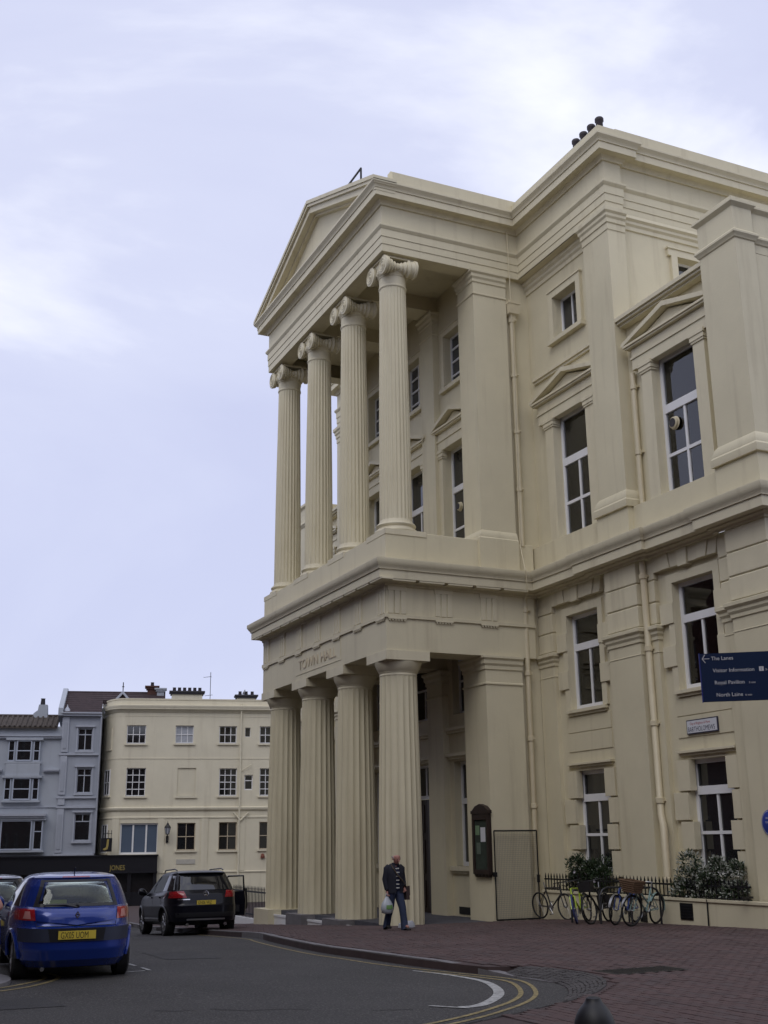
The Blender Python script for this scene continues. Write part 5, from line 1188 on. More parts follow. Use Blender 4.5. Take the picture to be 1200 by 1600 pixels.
# ------------------------------------------------------------------ street furniture and plants by the town hall
dw = thing('dwarf_wall', 'low cream wall carrying the spiked railings under the town hall windows', 'wall', (4, 4.5, -.3))
m = MB(); m.box(.2, 9.62, 4.46, 4.62, -1.0, .30); m.box(.2, 9.64, 4.43, 4.65, .30, .36); m.box(.2, 9.6, 4.6, 5.1, -1, .02); m.obj('wall', stucco, dw, 0)
m = MB(); m.box(5.95, 6.38, 4.44, 4.47, -.10, .25); vg = m.obj('vent_grille', black_iron, dw, 0)
for k in range(5): m = MB(); m.box(5.98, 6.35, 4.425, 4.445, -.07 + k * .06, -.04 + k * .06); m.obj('grille_bar', black_iron, vg, 0)
m = MB(); m.tube([(6.9, 4.44, .36), (6.9, 4.43, -.22)], .018, 6); m.obj('drain_stain_pipe', black_iron, dw, 40)
m = MB(); m.box(4.62, 4.72, 4.33, 4.46, -.22, .0); tag(m.obj('black_block', black_iron, None, 0), 'small black block on the ground against the low cream wall', 'block')
rl = thing('wall_railings', 'row of black spiked railings on the low cream wall', 'railings', (4, 4.54, .3))
m = MB(); m.box(.2, 8.2, 4.53, 4.56, .62, .66); m.box(.2, 8.2, 4.53, 4.56, .37, .40); m.obj('rail', black_iron, rl, 0)
m = MB(); m.box(8.18, 8.3, 4.2, 4.24, .60, .64); m.box(8.18, 8.3, 4.2, 4.24, .42, .46); m.box(8.2, 8.24, 4.2, 4.56, .42, .46); m.obj('rail_end', black_iron, rl, 0)
b0 = None
def spike_mb(h0, h1):
    m = MB(); s = .011
    m.rings([[(a * s, b * s, h0) for a, b in ((-1, -1), (1, -1), (1, 1), (-1, 1))], [(a * s, b * s, h1 - .12) for a, b in ((-1, -1), (1, -1), (1, 1), (-1, 1))], [(a * .024, b * .012, h1 - .10) for a, b in ((-1, -1), (1, -1), (1, 1), (-1, 1))], [(a * .002, b * .002, h1) for a, b in ((-1, -1), (1, -1), (1, 1), (-1, 1))]])
    return m
RT = rl.matrix_world.inverted()
for k in range(57):
    T = RT @ Matrix.Translation((.25 + k * .14, 4.545, .0))
    if b0 is None: b0 = spike_mb(.36, .80).obj('railing_bar', black_iron, None, 0); b0.parent = rl; b0.matrix_local = T
    else: share(b0, rl, T)
# railings beyond the far column with a tall post
rf_ = thing('area_railings', 'black iron railings on a white kerb beyond the farthest column', 'railings', (-11.8, -.2, -1))
m = MB(); m.box(-14.6, -10.45, -.42 + .8, -.18 + .8, -2, ground(-11) + .10); m.obj('kerb', white_paint, rf_, 0)
m = MB(); m.box(-14.6, -10.5, -.32 + .8, -.28 + .8, .0, .05); m.box(-14.6, -10.5, -.32 + .8, -.28 + .8, -.75, -.70); m.obj('rail', black_iron, rf_, 0)
RT = rf_.matrix_world.inverted(); b0 = None
for k in range(26):
    T = RT @ Matrix.Translation((-14.55 + k * .155, .5, 0))
    if b0 is None: b0 = spike_mb(-1.0, .22).obj('railing_bar', black_iron, None, 0); b0.parent = rf_; b0.matrix_local = T
    else: share(b0, rf_, T)
m = MB(); m.tube([(-10.75, .5, -1.0), (-10.75, .5, .55)], .04, 8); m.lathe([(.05, .5), (.06, .55), (.03, .62), (.045, .66), (.005, .76)], (-10.75, .5, 0), 10); m.obj('post', black_iron, rf_, 40)
sb = MB(); sb.loft([((-10.5, -.42, -.42), .10, .10), ((-10.5, -.45, -.3), .17, .14), ((-10.5, -.45, 0.0), .16, .13), ((-10.5, -.42, .15), .07, .07), ((-10.5, -.4, .22), .09, .08)], 14)
tag(sb.obj('refuse_sack', black_iron, None, 50), 'black refuse sack hanging on the railings beside the farthest column', 'sack')
# notice board on the near anta
nb = thing('notice_board', 'dark wooden notice board with a pediment top on the pier behind the columns', 'notice board', (-.4, 2.95, 1.6))
m = MB(); m.box(-.82, .02, 2.96, 3.045, .80, 2.36); m.obj('case', dark_wood, nb, 0)
m = MB(); m.box(-.86, .06, 2.90, 3.05, 2.36, 2.44); m.prism([(-.84, 2.44), (.04, 2.44), (-.15, 2.56), (-.40, 2.62), (-.65, 2.56)], 'y', 2.92, 3.05); m.obj('pediment', dark_wood, nb, 0)
m = MB(); m.box(-.84, -.74, 2.92, 2.97, .78, 2.36); m.box(-.06, .04, 2.92, 2.97, .78, 2.36); m.box(-.74, -.06, 2.92, 2.97, .78, .9); m.box(-.74, -.06, 2.92, 2.97, 2.2, 2.36)
m.obj('frame', dark_wood, nb, 0)
m = MB()
for k in range(5): m.prism([(-.84 + k * .176, .80), (-.84 + (k + 1) * .176, .80), (-.84 + (k + .5) * .176, .70)], 'y', 2.94, 3.04)
m.obj('lower_trim', dark_wood, nb, 0)
m = MB(); m.box(-.74, -.06, 2.955, 2.962, .9, 2.2); m.obj('backing', mat('baize', (.035, .05, .035), .9, var=.4, vscale=5), nb, 0)
for a, b, c, d in ((-.42, -.16, 1.62, 2.0), (-.70, -.48, 1.8, 2.05), (-.66, -.44, 1.3, 1.6)):
    m = MB(); m.box(a, b, 2.95, 2.954, c, d); m.obj('notice', sign_white if a == -.42 else mat('paper_green', (.16, .25, .14), .8) if a == -.70 else mat('paper_grey', (.10, .13, .10), .8), nb, 0)
# mesh gate folded back against the pier
gt = thing('mesh_gate', 'tall wire mesh gate in a black frame folded against the cream pier', 'gate', (.12, 3.7, -.3))
zA, zB = ground(0) + .03, 1.90
m = MB()
for a, b in (((.12, 3.06, zA), (.12, 3.06, zB)), ((.12, 4.40, zA), (.12, 4.40, zB)), ((.12, 3.06, zA), (.12, 4.40, zA)), ((.12, 3.06, zB), (.12, 4.40, zB))): m.tube([a, b], .022, 6)
m.obj('frame', black_iron, gt, 40)
m = MB()
for k in range(1, 27): y = 3.06 + 1.34 * k / 27; m.box(.117, .123, y - .0018, y + .0018, zA, zB)
for k in range(1, 44): z = zA + (zB - zA) * k / 44; m.box(.116, .122, 3.06, 4.40, z - .0018, z + .0018)
o = m.obj('wire_mesh', mat('galvanised', (.26, .25, .22), .6, metal=.2), gt, 0, fix=False); o['kind'] = 'stuff'
m = MB(); m.box(.09, .13, 4.36, 4.44, .55, .75); m.obj('hinge', black_iron, gt, 0); m = MB(); m.box(.05, .16, 3.02, 3.1, .72, .84); m.obj('latch', black_iron, gt, 0)
# signs on the right hand bay
sg = thing('street_sign', 'white street sign with a black border reading BARTHOLOMEWS', 'street sign', (6.6, 4.98, 4.1))
yS = 5.0
m = MB(); m.box(6.03, 7.12, yS - .012, yS + .02, 4.0, 4.33); m.obj('plate', sign_ink, sg, 0)
m = MB(); m.box(6.055, 7.095, yS - .018, yS - .011, 4.025, 4.305); m.obj('face', sign_white, sg, 0)
SI = sg.matrix_world.inverted()
text('lettering', 'BARTHOLOMEWS', .165, sign_ink, sg, SI @ face_T((6.075, yS - .0185, 4.05), (1, 0, 0)), .001, sx=.715)
text('small_lettering', 'City of Brighton & Hove', .082, sign_red, sg, SI @ face_T((6.16, yS - .0185, 4.21), (1, 0, 0)), .001, sx=.88)
pq = thing('blue_plaque', 'round blue plaque with white lettering on the cream pier at the right edge', 'plaque', (8.75, 4.74, 1.94))
m = MB(); m.lathe([(.0, -.03), (.255, -.03), (.27, -.02), (.275, 0)], (8.78, 4.748, 1.94), 40, 'y'); m.obj('disc', plaque_blue, pq, 40)
m = MB(); rr = [[(8.78 + r * math.cos(2 * PI * k / 40), 4.717, 1.94 + r * math.sin(2 * PI * k / 40)) for k in range(40)] for r in (.24, .248)]; m.rings(rr, True, False, False); m.obj('rim', sign_white, pq, 0)
PI_ = pq.matrix_world.inverted()
for k, (t_, w_) in enumerate((('BRIGHTON', .05), ('TOWN HALL', .05), ('BUILT', .04))): text('lettering', t_, w_ * 1.1, sign_white, pq, PI_ @ face_T((8.78, 4.716, 2.02 - k * .085), (1, 0, 0)), .001, 'CENTER', .9)
# finger post with the blue panel
fp_ = thing('finger_post', 'dark blue direction panel with white lettering and an arrow at the right edge', 'sign', (21.4, -6.3, ground(21)))
cN = (CAM - Vector((20.99, -7.1, 2.85))); cN.z = 0; cN.normalize(); pu = Vector((-cN.y, cN.x, 0))
pu = (pu - cN * .05).normalized()
P0 = Vector((20.985, -7.115, 2.662)); FI = fp_.matrix_world.inverted()
PT = face_T(P0, pu); PT2 = FI @ PT
m = MB(PT2); m.box(0, .98, 0, .372, -.03, 0); o = m.obj('panel', sign_blue, None, 0); o.parent = fp_
m = MB(PT2); m.box(-.004, .004, -.004, .376, -.034, .004); o = m.obj('panel_edge', mat('edge_blue', (.02, .03, .2), .4), None, 0); o.parent = fp_
for k, (a, b) in enumerate((('The Lanes', None), ('Visitor Information', '3 min'), ('Royal Pavilion', '5 min'), ('North Laine', '6 min'))):
    z = .318 - k * .094; x = .088 + k * .005
    o = text('lettering', a, .041, sign_white, fp_, PT2 @ Matrix.Translation((x, z, .0015)), .0007, sx=.98)
    wd = {'The Lanes': .17, 'Visitor Information': .345, 'Royal Pavilion': .255, 'North Laine': .215}[a]
    if b: text('small_lettering', b, .022, sign_white, fp_, PT2 @ Matrix.Translation((x + wd + (.045 if k == 1 else .0), z, .0015)), .0007)
    if k == 1:
        m = MB(PT2); m.box(x + wd - .0, x + wd + .034, z - .003, z + .032, .0005, .002); o = m.obj('information_symbol', sign_white, None, 0); o.parent = fp_
        text('information_letter', 'i', .036, sign_blue, fp_, PT2 @ Matrix.Translation((x + wd + .011, z + .003, .0025)), .0006)
m = MB(PT2); m.box(.022, .075, .3295, .3335, .0005, .002)
for s in (-1, 1): m.prism([(.018, .3315), (.024, .3315), (.046, .3315 + s * .032), (.04, .3315 + s * .032)], 'z', .0005, .002)
o = m.obj('arrow', sign_white, None, 0); o.parent = fp_
pp = PT @ Vector((1.02, 0, -.015))
m = MB(); m.tube([(pp.x, pp.y, ground(pp.x) - .1), (pp.x, pp.y, 3.5)], .045, 12); m.lathe([(.05, 3.5), (.06, 3.54), (.02, 3.62)], (pp.x, pp.y, 0), 12); m.obj('post', sign_blue, fp_, 40)
# bollard in the foreground
bz = ground(21.6)
bo = thing('bollard', 'black iron bollard with a domed cap at the bottom edge of the photo', 'bollard', (21.55, -8.67, bz))
m = MB(); m.lathe([(.16, -.1), (.16, .08), (.12, .12), (.115, .45), (.14, .47), (.14, .50), (.128, .52), (.130, .56), (.126, .60), (.112, .64), (.092, .675), (.070, .70), (.056, .715), (.050, .728), (.046, .738), (.030, .746), (.0, .748)], (0, 0, 0), 28); local(bo, m, 'post', black_iron, 25)
# shrubs against the ground floor windows
leaf_a = mat('leaf_dark', (.022, .045, .018), .5, var=.4); leaf_b = mat('leaf_mid', (.045, .075, .025), .5, var=.4); leaf_c = mat('leaf_pale', (.40, .42, .36), .6, var=.3); petal = mat('petal_white', (.55, .52, .56), .6); twig = mat('twig', (.05, .035, .025), .9)
def shrub(name, label, c, rx, ry, rz_, n, pale, flowers, seed):
    R = random.Random(seed); t = thing(name, label, 'shrub', c)
    lumps = [(R.uniform(-rx, rx) * .75, R.uniform(-ry, ry) * .5, R.uniform(.15, .85) * rz_, R.uniform(.14, .27)) for _ in range(26)]
    lumps = [(x, y, min(z, rz_ * (1 - .55 * (abs(x) / rx) ** 2)), r) for x, y, z, r in lumps]
    ms = [MB(), MB(), MB()]
    def leaf(m, p, d, ln, wd):
        u = d.normalized(); v = u.cross(Vector((R.uniform(-1, 1), R.uniform(-1, 1), R.uniform(-1, 1)))).normalized(); nrm = u.cross(v)
        m.poly([p, p + u * ln * .5 + v * wd * .5 + nrm * .004, p + u * ln, p + u * ln * .5 - v * wd * .5 + nrm * .004])
    for i in range(n):
        x, y, z, r = R.choice(lumps); d = Vector((R.gauss(0, 1), R.gauss(0, 1), R.gauss(.25, 1))).normalized()
        p = Vector((x, y, z)) + d * r * R.uniform(.55, 1.12)
        if p.z + c[2] < .42 and p.y + c[1] < 4.52: continue
        k = 2 if R.random() < pale and (p - Vector((x, y, z))).length > r * .8 else (1 if R.random() < .45 else 0)
        leaf(ms[k], p, (d + Vector((R.uniform(-.7, .7), R.uniform(-.7, .7), R.uniform(-.3, .9)))), R.uniform(.05, .10), R.uniform(.025, .045))
    for k, (mm, nm) in enumerate(((leaf_a, 'foliage'), (leaf_b, 'foliage'), (leaf_c, 'pale_foliage'))):
        if ms[k].f: o = local(t, ms[k], nm, mm, 0); o['kind'] = 'stuff'
    for i in range(9):
        x, y, z, r = R.choice(lumps); m = MB(); m.tube([(x * .25, y * .2, -.1), (x * .7, y * .7, z * .6), (x, y, z)], [.02, .012, .005], 5); local(t, m, 'stem', twig, 40)
    for i in range(flowers):
        x, y, z, r = R.choice(lumps); d = Vector((R.gauss(0, .6), -abs(R.gauss(.6, .5)), R.gauss(.4, .6))).normalized(); p = Vector((x, y, z)) + d * r * 1.08
        m = MB()
        for q in range(5):
            a = 2 * PI * q / 5; e1 = d.cross(Vector((0, 0, 1))).normalized(); e2 = d.cross(e1)
            u = (e1 * math.cos(a) + e2 * math.sin(a)); v = d.cross(u)
            m.poly([p, p + u * .03 + v * .018 + d * .012, p + u * .05 + d * .008, p + u * .03 - v * .018 + d * .012])
        local(t, m, 'flower', petal, 0)
    return t
shrub('leafy_shrub', 'dark green leafy shrub with a few white flowers behind the bicycles', (1.95, 4.75, .1), 1.05, .26, 1.15, 5200, .05, 14, 3)
shrub('variegated_shrub', 'wide shrub with pale speckled leaves under the right hand window', (6.75, 4.72, .05), 1.25, .28, 1.25, 9500, .66, 0, 5)
# ------------------------------------------------------------------ bicycles
bk_tyre = tyre_m; spoke_m = mat('spoke', (.30, .30, .30), .35, metal=.8); saddle_blk = mat('saddle_black', (.015, .014, .014), .5); saddle_w = mat('saddle_white', (.5, .5, .54), .5); wicker = mat('wicker', (.15, .085, .045), .8, var=.4, vscale=30)
def bicycle(label, loc, rz, lean, col, fcol=None, basket=False, drop=False, guards=False, saddle=None, turn=0.0, step=False, blue_tyre=None, bag=False):
    t = thing('bicycle', label, 'bicycle', loc, rz, 'bicycles leaning at the railings'); t.rotation_euler = (lean, 0, rz)
    R = .335; fr = mat('frame_' + str(len(MATS)), col, .35, coat=.4); fk = mat('fork_' + str(len(MATS)), fcol or col, .35, coat=.4)
    BB = Vector((-.03, 0, .29)); ST = Vector((-.20, 0, .78)); HT = Vector((.40, 0, .80)); HB = Vector((.44, 0, .66)); RW = Vector((-.50, 0, R)); FW = Vector((.56, 0, R))
    def whl(nm, c, par, ang):
        m = MB(); n = 40; rs = []
        for k in range(n + 1):
            a = 2 * PI * k / n; rs.append([((R - .022 + .023 * math.cos(b)) * math.cos(a), .023 * math.sin(b), (R - .022 + .023 * math.cos(b)) * math.sin(a)) for b in [2 * PI * q / 7 for q in range(7)]])
        m.rings(rs, True, False, False); o = local(par, m, 'wheel', blue_tyre if blue_tyre and nm == 'f' else bk_tyre, 60)
        o.location = c; o.rotation_euler = (0, 0, ang)
        m = MB(); rs = [[((R - .042) * math.cos(2 * PI * k / n), y, (R - .042) * math.sin(2 * PI * k / n)) for y in (-.012, .012)] for k in range(n + 1)]; m.rings(rs, False, False, False)
        m.lathe([(.018, -.04), (.025, -.03), (.025, .03), (.018, .04)], (0, 0, 0), 10, 'y')
        local(o, m, 'rim', spoke_m, 40)
        s0 = None
        for k in range(18):
            a = 2 * PI * k / 18
            T = Matrix.Rotation(-a, 4, 'Y')
            if s0 is None: mm = MB(); mm.tube([(.02, .02, 0), (R - .045, 0, .0)], .0022, 3); s0 = local(o, mm, 'spoke', spoke_m, 0)
            else: share(s0, o, T)
        if guards:
            m = MB(); a0, a1 = (.2, 2.7) if nm == 'f' else (.5, 3.3)
            rs = [[((R + .02) * math.cos(a), y, (R + .02) * math.sin(a)) for y in (-.028, .028)] for a in [a0 + (a1 - a0) * k / 16 for k in range(17)]]; m.rings(rs, False, False, False); g = local(par, m, 'mudguard', spoke_m if nm == 'f' else fr, 60); g.location = c; g.rotation_euler = (0, 0, ang)
    m = MB()
    tops = [(HT, BB + Vector((-.1, 0, .16)))] if step else [(HT, ST)]
    for a, b in tops + [(HB, BB), (BB, ST)]: m.tube([a, b], .020, 7)
    for s in (-1, 1): m.tube([ST + Vector((.02, 0, -.04)), RW + Vector((0, s * .05, 0))], .009, 6); m.tube([BB, RW + Vector((0, s * .05, 0))], .010, 6)
    m.tube([HT, HB], .024, 8); local(t, m, 'frame', fr, 50)
    m = MB(); m.tube([ST, ST + Vector((-.035, 0, .14))], .013, 6); local(t, m, 'seat_post', spoke_m, 50)
    m = MB(); c = ST + Vector((-.04, 0, .16)); m.loft([(c + Vector((-.14, 0, 0)), .02, .07, (1, 0, 0)), (c + Vector((-.10, 0, .0)), .03, .085, (1, 0, 0)), (c + Vector((0, 0, -.005)), .028, .05, (1, 0, 0)), (c + Vector((.12, 0, .005)), .02, .022, (1, 0, 0))], 10); local(t, m, 'saddle', saddle or saddle_blk, 50)
    # steering parts turn about the head
    st = bpy.data.objects.new('steering', None); COL.objects.link(st); st.parent = t; st.location = (HT.x, 0, 0); st.rotation_euler = (0, 0, turn)
    o2 = Vector((-HT.x, 0, 0)); fw = FW + o2
    m = MB(); cr_ = HB + o2 + Vector((.01, 0, -.02))
    m.tube([HT + o2, cr_], .018, 7)
    for s in (-1, 1): m.tube([cr_ + Vector((0, 0, 0)), cr_ + Vector((.02, s * .055, -.03)), fw + Vector((0, s * .055, 0))], .014 if not fcol else .019, 6)
    m.tube([cr_ + Vector((.02, -.055, -.03)), cr_ + Vector((.02, .055, -.03))], .014, 6); local(st, m, 'fork', fk, 50)
    whl('f', fw, st, 0); whl('r', RW, t, 0)
    m = MB(); hb = HT + o2 + Vector((-.02, 0, .13)); m.tube([HT + o2, hb], .014, 6)
    if drop: m.tube([hb + Vector((.02, s_, z_)) + Vector((x_, 0, 0)) for x_, s_, z_ in ((-.14, -.2, -.1), (.0, -.21, -.12), (.06, -.21, -.04), (.02, -.2, 0), (0, 0, 0), (.02, .2, 0), (.06, .21, -.04), (0, .21, -.12), (-.14, .2, -.1))], .012, 6)
    else: m.tube([hb + Vector(q) for q in ((-.14, -.29, .04), (-.06, -.26, .05), (.03, -.08, .03), (.03, .08, .03), (-.06, .26, .05), (-.14, .29, .04))], .012, 6)
    local(st, m, 'handlebar', spoke_m if basket else black_iron, 50)
    m = MB(); m.lathe([(.085, -.035), (.095, -.03), (.085, -.025)], (BB.x, 0, BB.z), 20, 'y'); m.tube([BB + Vector((0, -.06, 0)), BB + Vector((.10, -.06, -.13))], .011, 6); m.tube([BB + Vector((0, .06, 0)), BB + Vector((-.10, .06, .13))], .011, 6); m.tube([BB + Vector((0, -.06, 0)), BB + Vector((0, .06, 0))], .02, 8); m.box(.04, .10, -.15, -.06, BB.z - .145, BB.z - .125); m.box(-.17, -.1, .06, .15, BB.z + .12, BB.z + .14); local(t, m, 'crank', spoke_m, 40)
    if bag:
        for s in (-1, 1):
            m = MB(); m.rings([[(x_, s * y_, z_) for x_, z_ in ((-.68, .30), (-.40, .30), (-.36, .62), (-.70, .62))] for y_ in (.05, .10, .16)]); local(t, m, 'pannier', saddle_blk, 30)
        m = MB(); m.rings([[(x_ - HT.x, y_, z_) for y_, z_ in ((-.16, .72), (.16, .72), (.18, .95), (-.18, .95))] for x_ in (.46, .56, .62)]); local(st, m, 'front_bag', saddle_blk, 30)
    if basket:
        m = MB(); bx, bz_ = .18, .74
        for k in range(6): z = bz_ + .045 * k; e = .012 * k; m.tube([(bx - .11 - e, -.16 - e, z), (bx + .12 + e, -.16 - e, z), (bx + .12 + e, .16 + e, z), (bx - .11 - e, .16 + e, z)], .022, 6, True)
        m.box(bx - .11, bx + .12, -.16, .16, bz_ - .02, bz_ + .02)
        for a in range(14):
            f = a / 14; px_, py_ = ((bx - .11 + .23 * (f * 4), -.17) if f < .25 else (bx + .125, -.17 + .34 * (f * 4 - 1)) if f < .5 else (bx + .12 - .23 * (f * 4 - 2), .17) if f < .75 else (bx - .115, .17 - .34 * (f * 4 - 3))); m.tube([(px_, py_, bz_ - .02), (px_, py_, bz_ + .25)], .012, 5)
        local(st, m, 'basket', wicker, 40)
    return t
gz = ground(4)
def bike_at(x, y): return (x, y, ground(x) + .004)
bicycle('dark bicycle farthest left, in the corner beside the mesh gate', bike_at(1.25, 4.1), math.radians(6), math.radians(6), (.02, .02, .024), drop=True)
bicycle('bicycle with a bright lime green frame and fork and a blue front tyre', bike_at(3.6, 3.4), math.radians(-52), math.radians(9), (.34, .46, .02), (.42, .55, .02), turn=math.radians(14), blue_tyre=mat('tyre_blue', (.03, .04, .14), .7))
bicycle('black bicycle standing between the lime green one and the blue one', bike_at(4.15, 3.55), math.radians(-56), math.radians(7), (.012, .012, .014), turn=math.radians(-10), bag=True)
bicycle('bicycle with a blue frame and chrome mudguards at the railings', bike_at(4.85, 3.75), math.radians(-62), math.radians(-6), (.02, .05, .22), guards=True)
bicycle('pale green step through bicycle with a wicker basket and a white saddle', bike_at(5.75, 3.6), math.radians(-66), math.radians(-7), (.24, .36, .33), basket=True, guards=True, saddle=saddle_w, step=True, turn=math.radians(-12))
# Sheffield stands for the bicycles
for k, x in enumerate((3.3, 4.5, 5.7)):
    m = MB(); z = ground(x); m.tube([(x, 3.3, z - .05), (x, 3.3, z + .62), (x, 3.38, z + .75), (x, 3.5, z + .8), (x, 3.9, z + .8), (x, 4.02, z + .75), (x, 4.1, z + .62), (x, 4.1, z - .05)], .025, 8)
    tag(m.obj('cycle_stand', mat('stand_steel', (.05, .05, .055), .4, metal=.6) if k == 0 else MATS['stand_steel'], None, 50), ['hooped steel cycle stand beside the lime green bicycle', 'hooped steel cycle stand beside the blue bicycle', 'hooped steel cycle stand beside the bicycle with the basket'][k], 'cycle stand', 'cycle stands at the railings')
# pale scrap on the pavement behind the man
m = MB(); m.loft([((2.1, -.55, ground(2) + .0), .16, .22), ((2.1, -.55, ground(2) + .09), .15, .20), ((2.13, -.5, ground(2) + .15), .06, .1)], 12); tag(m.obj('litter_bag', mat('plastic_pale', (.42, .43, .46), .4), None, 40), 'pale plastic bag lying on the pavement by the columns', 'bag')
# ------------------------------------------------------------------ people
jacket_m = mat('jacket_navy', (.008, .009, .018), .85); jeans_m = mat('jeans', (.018, .028, .065), .85, var=.3, vscale=14); shoe_m = mat('shoe', (.012, .010, .010), .6); knit_m = mat('knit_navy', (.010, .012, .035), .9); stripe_m = mat('knit_white', (.55, .55, .5), .9); bag_m = mat('bag_leather', (.03, .014, .012), .6); carrier_m = mat('carrier_plastic', (.40, .43, .46), .35, var=.15, vscale=8); print_m = mat('carrier_print', (.12, .24, .07), .5); hair_m = mat('hair_grey', (.22, .19, .18), .9)
def body_skin(parent, J, E, name='body', m=None):
    """one continuous surface: joints {name: (pos, radius)}, edges; pelvis is the root"""
    names = list(J); me = bpy.data.meshes.new(name); me.from_pydata([J[k][0] for k in names], [(names.index(a), names.index(b)) for a, b in E], [])
    o = bpy.data.objects.new(name, me); COL.objects.link(o)
    sm = o.modifiers.new('skin', 'SKIN'); sm.use_smooth_shade = True
    for i, k in enumerate(names):
        r = J[k][1]; me.skin_vertices[0].data[i].radius = r if isinstance(r, tuple) else (r, r); me.skin_vertices[0].data[i].use_root = (k == 'pelvis')
    ss = o.modifiers.new('sub', 'SUBSURF'); ss.levels = 2; ss.render_levels = 2
    bpy.context.view_layer.update()
    nm = bpy.data.meshes.new_from_object(o.evaluated_get(bpy.context.evaluated_depsgraph_get())); o.modifiers.clear(); o.data = nm; nm.name = name
    nm.materials.clear(); nm.materials.append(m or skin_m); nm.shade_smooth(); o.parent = parent; return o
def hand(parent, at, dirv, side, curl=.8):
    pass
def person(label, loc, rz, J, E, cat='person'):
    t = thing('person', label, cat, loc, rz); body_skin(t, J, E); return t
def head_parts(t, c, tilt=.0, r=.095, hair='bald'):
    m = MB(); f = Vector((0, -1, -tilt)).normalized(); up = Vector((0, -tilt, 1)).normalized() * 1
    up = Vector((0, tilt * -1 * -1 * -1, 1)).normalized()
    sx = Vector((1, 0, 0))
    for s in (-1, 1): p = c + sx * s * .092; m.loft([(p + f * -.01 - up * .03, .012, .022), (p + f * -.012, .014, .028), (p + f * -.012 + up * .03, .010, .018)], 8)
    local(t, m, 'ear', skin_m, 50)
    m = MB(); p = c + f * .105; m.loft([(p - up * .035, .014, .014), (p - up * .02 + f * .018, .017, .018), (p + up * .02, .010, .010)], 8); local(t, m, 'nose', skin_m, 50)
    for s in (-1, 1):
        m = MB(); m.lathe([(.001, -.010), (.009, -.006), (.011, 0), (.009, .006), (.001, .010)], c + f * .100 + sx * s * .032 + up * .012, 8); local(t, m, 'eye', room_dark, 50)
    m = MB(); m.loft([(c + f * .094 - up * .062 + sx * -.026, .006, .005, (1, 0, 0)), (c + f * .102 - up * .062, .009, .007, (1, 0, 0)), (c + f * .094 - up * .062 + sx * .026, .006, .005, (1, 0, 0))], 8); local(t, m, 'mouth', mat('lip', (.28, .10, .09), .6) if 'lip' not in MATS else MATS['lip'], 50)
    m = MB()
    for s in (-1, 1): m.loft([(c + sx * s * .086 + f * .02 + up * .0, .012, .02), (c + sx * s * .092 - f * .03 + up * .02, .014, .045), (c + sx * s * .07 - f * .08 + up * .03, .02, .03)], 8)
    local(t, m, 'hair', hair_m, 60)
def fingers(t, wrist, d, palm_n, side):
    """palm with four bent fingers and a thumb as one lump-free set of chains"""
    d = d.normalized(); n = palm_n.normalized(); a = d.cross(n).normalized() * side
    J = {'pelvis': (wrist + d * .04, (.026, .017)), 'w': (wrist, .022), 'p': (wrist + d * .075, (.036, .016))}; E = [('w', 'pelvis'), ('pelvis', 'p')]
    for k, (o_, l) in enumerate(((-.03, .028), (-.01, .032), (.01, .030), (.028, .024))):
        b = wrist + d * .08 + a * o_; J['f%da' % k] = (b, .010); J['f%db' % k] = (b + d * l * .9 + n * .012, .0095); J['f%dc' % k] = (b + d * l * 1.0 + n * (.012 + l), .009); J['f%dd' % k] = (b + d * l * .3 + n * (.02 + l), .008)
        E += [('p', 'f%da' % k), ('f%da' % k, 'f%db' % k), ('f%db' % k, 'f%dc' % k), ('f%dc' % k, 'f%dd' % k)]
    b = wrist + d * .035 - a * .03; J['t1'] = (b, .012); J['t2'] = (b + d * .03 - a * .012 + n * .02, .0105); J['t3'] = (b + d * .055 + n * .035, .009); E += [('pelvis', 't1'), ('t1', 't2'), ('t2', 't3')]
    body_skin(t, J, E, 'hand')
mz = ground(2.9) + .004
man_rz = math.radians(64.8 + 32)
V = Vector
J = {'pelvis': (V((0, 0, .90)), (.13, .10)), 'belly': (V((0, -.01, 1.05)), (.14, .11)), 'chest': (V((0, -.01, 1.26)), (.15, .11)), 'neck0': (V((0, -.03, 1.41)), .055), 'neck': (V((0, -.07, 1.46)), .058), 'jaw': (V((0, -.115, 1.495)), (.070, .072)), 'head': (V((0, -.10, 1.565)), (.098, .112)), 'crown': (V((0, -.09, 1.63)), (.085, .095)),
     'shR': (V((-.17, .0, 1.36)), .062), 'elR': (V((-.235, .03, 1.10)), .042), 'wrR': (V((-.22, -.03, .86)), .027), 'shL': (V((.17, .0, 1.36)), .062), 'elL': (V((.26, .05, 1.11)), .042), 'wrL': (V((.22, -.08, .92)), .028),
     'hipR': (V((-.09, .0, .84)), .085), 'knR': (V((-.10, .03, .48)), .056), 'anR': (V((-.10, .20, .13)), .04), 'toR': (V((-.11, .07, .04)), .035), 'hipL': (V((.09, 0, .84)), .085), 'knL': (V((.10, -.17, .49)), .056), 'anL': (V((.11, -.24, .10)), .04), 'toL': (V((.13, -.38, .07)), .035)}
E_ = [('pelvis', 'belly'), ('belly', 'chest'), ('chest', 'neck0'), ('neck0', 'neck'), ('neck', 'jaw'), ('jaw', 'head'), ('head', 'crown'), ('chest', 'shR'), ('shR', 'elR'), ('elR', 'wrR'), ('chest', 'shL'), ('shL', 'elL'), ('elL', 'wrL'), ('pelvis', 'hipR'), ('hipR', 'knR'), ('knR', 'anR'), ('anR', 'toR'), ('pelvis', 'hipL'), ('hipL', 'knL'), ('knL', 'anL'), ('anL', 'toL')]
man = person('balding man in a navy jacket and striped jumper walking past the columns', (3.0, -1.28, mz), man_rz, J, E_)
head_parts(man, V((0, -.105, 1.55)), .35)
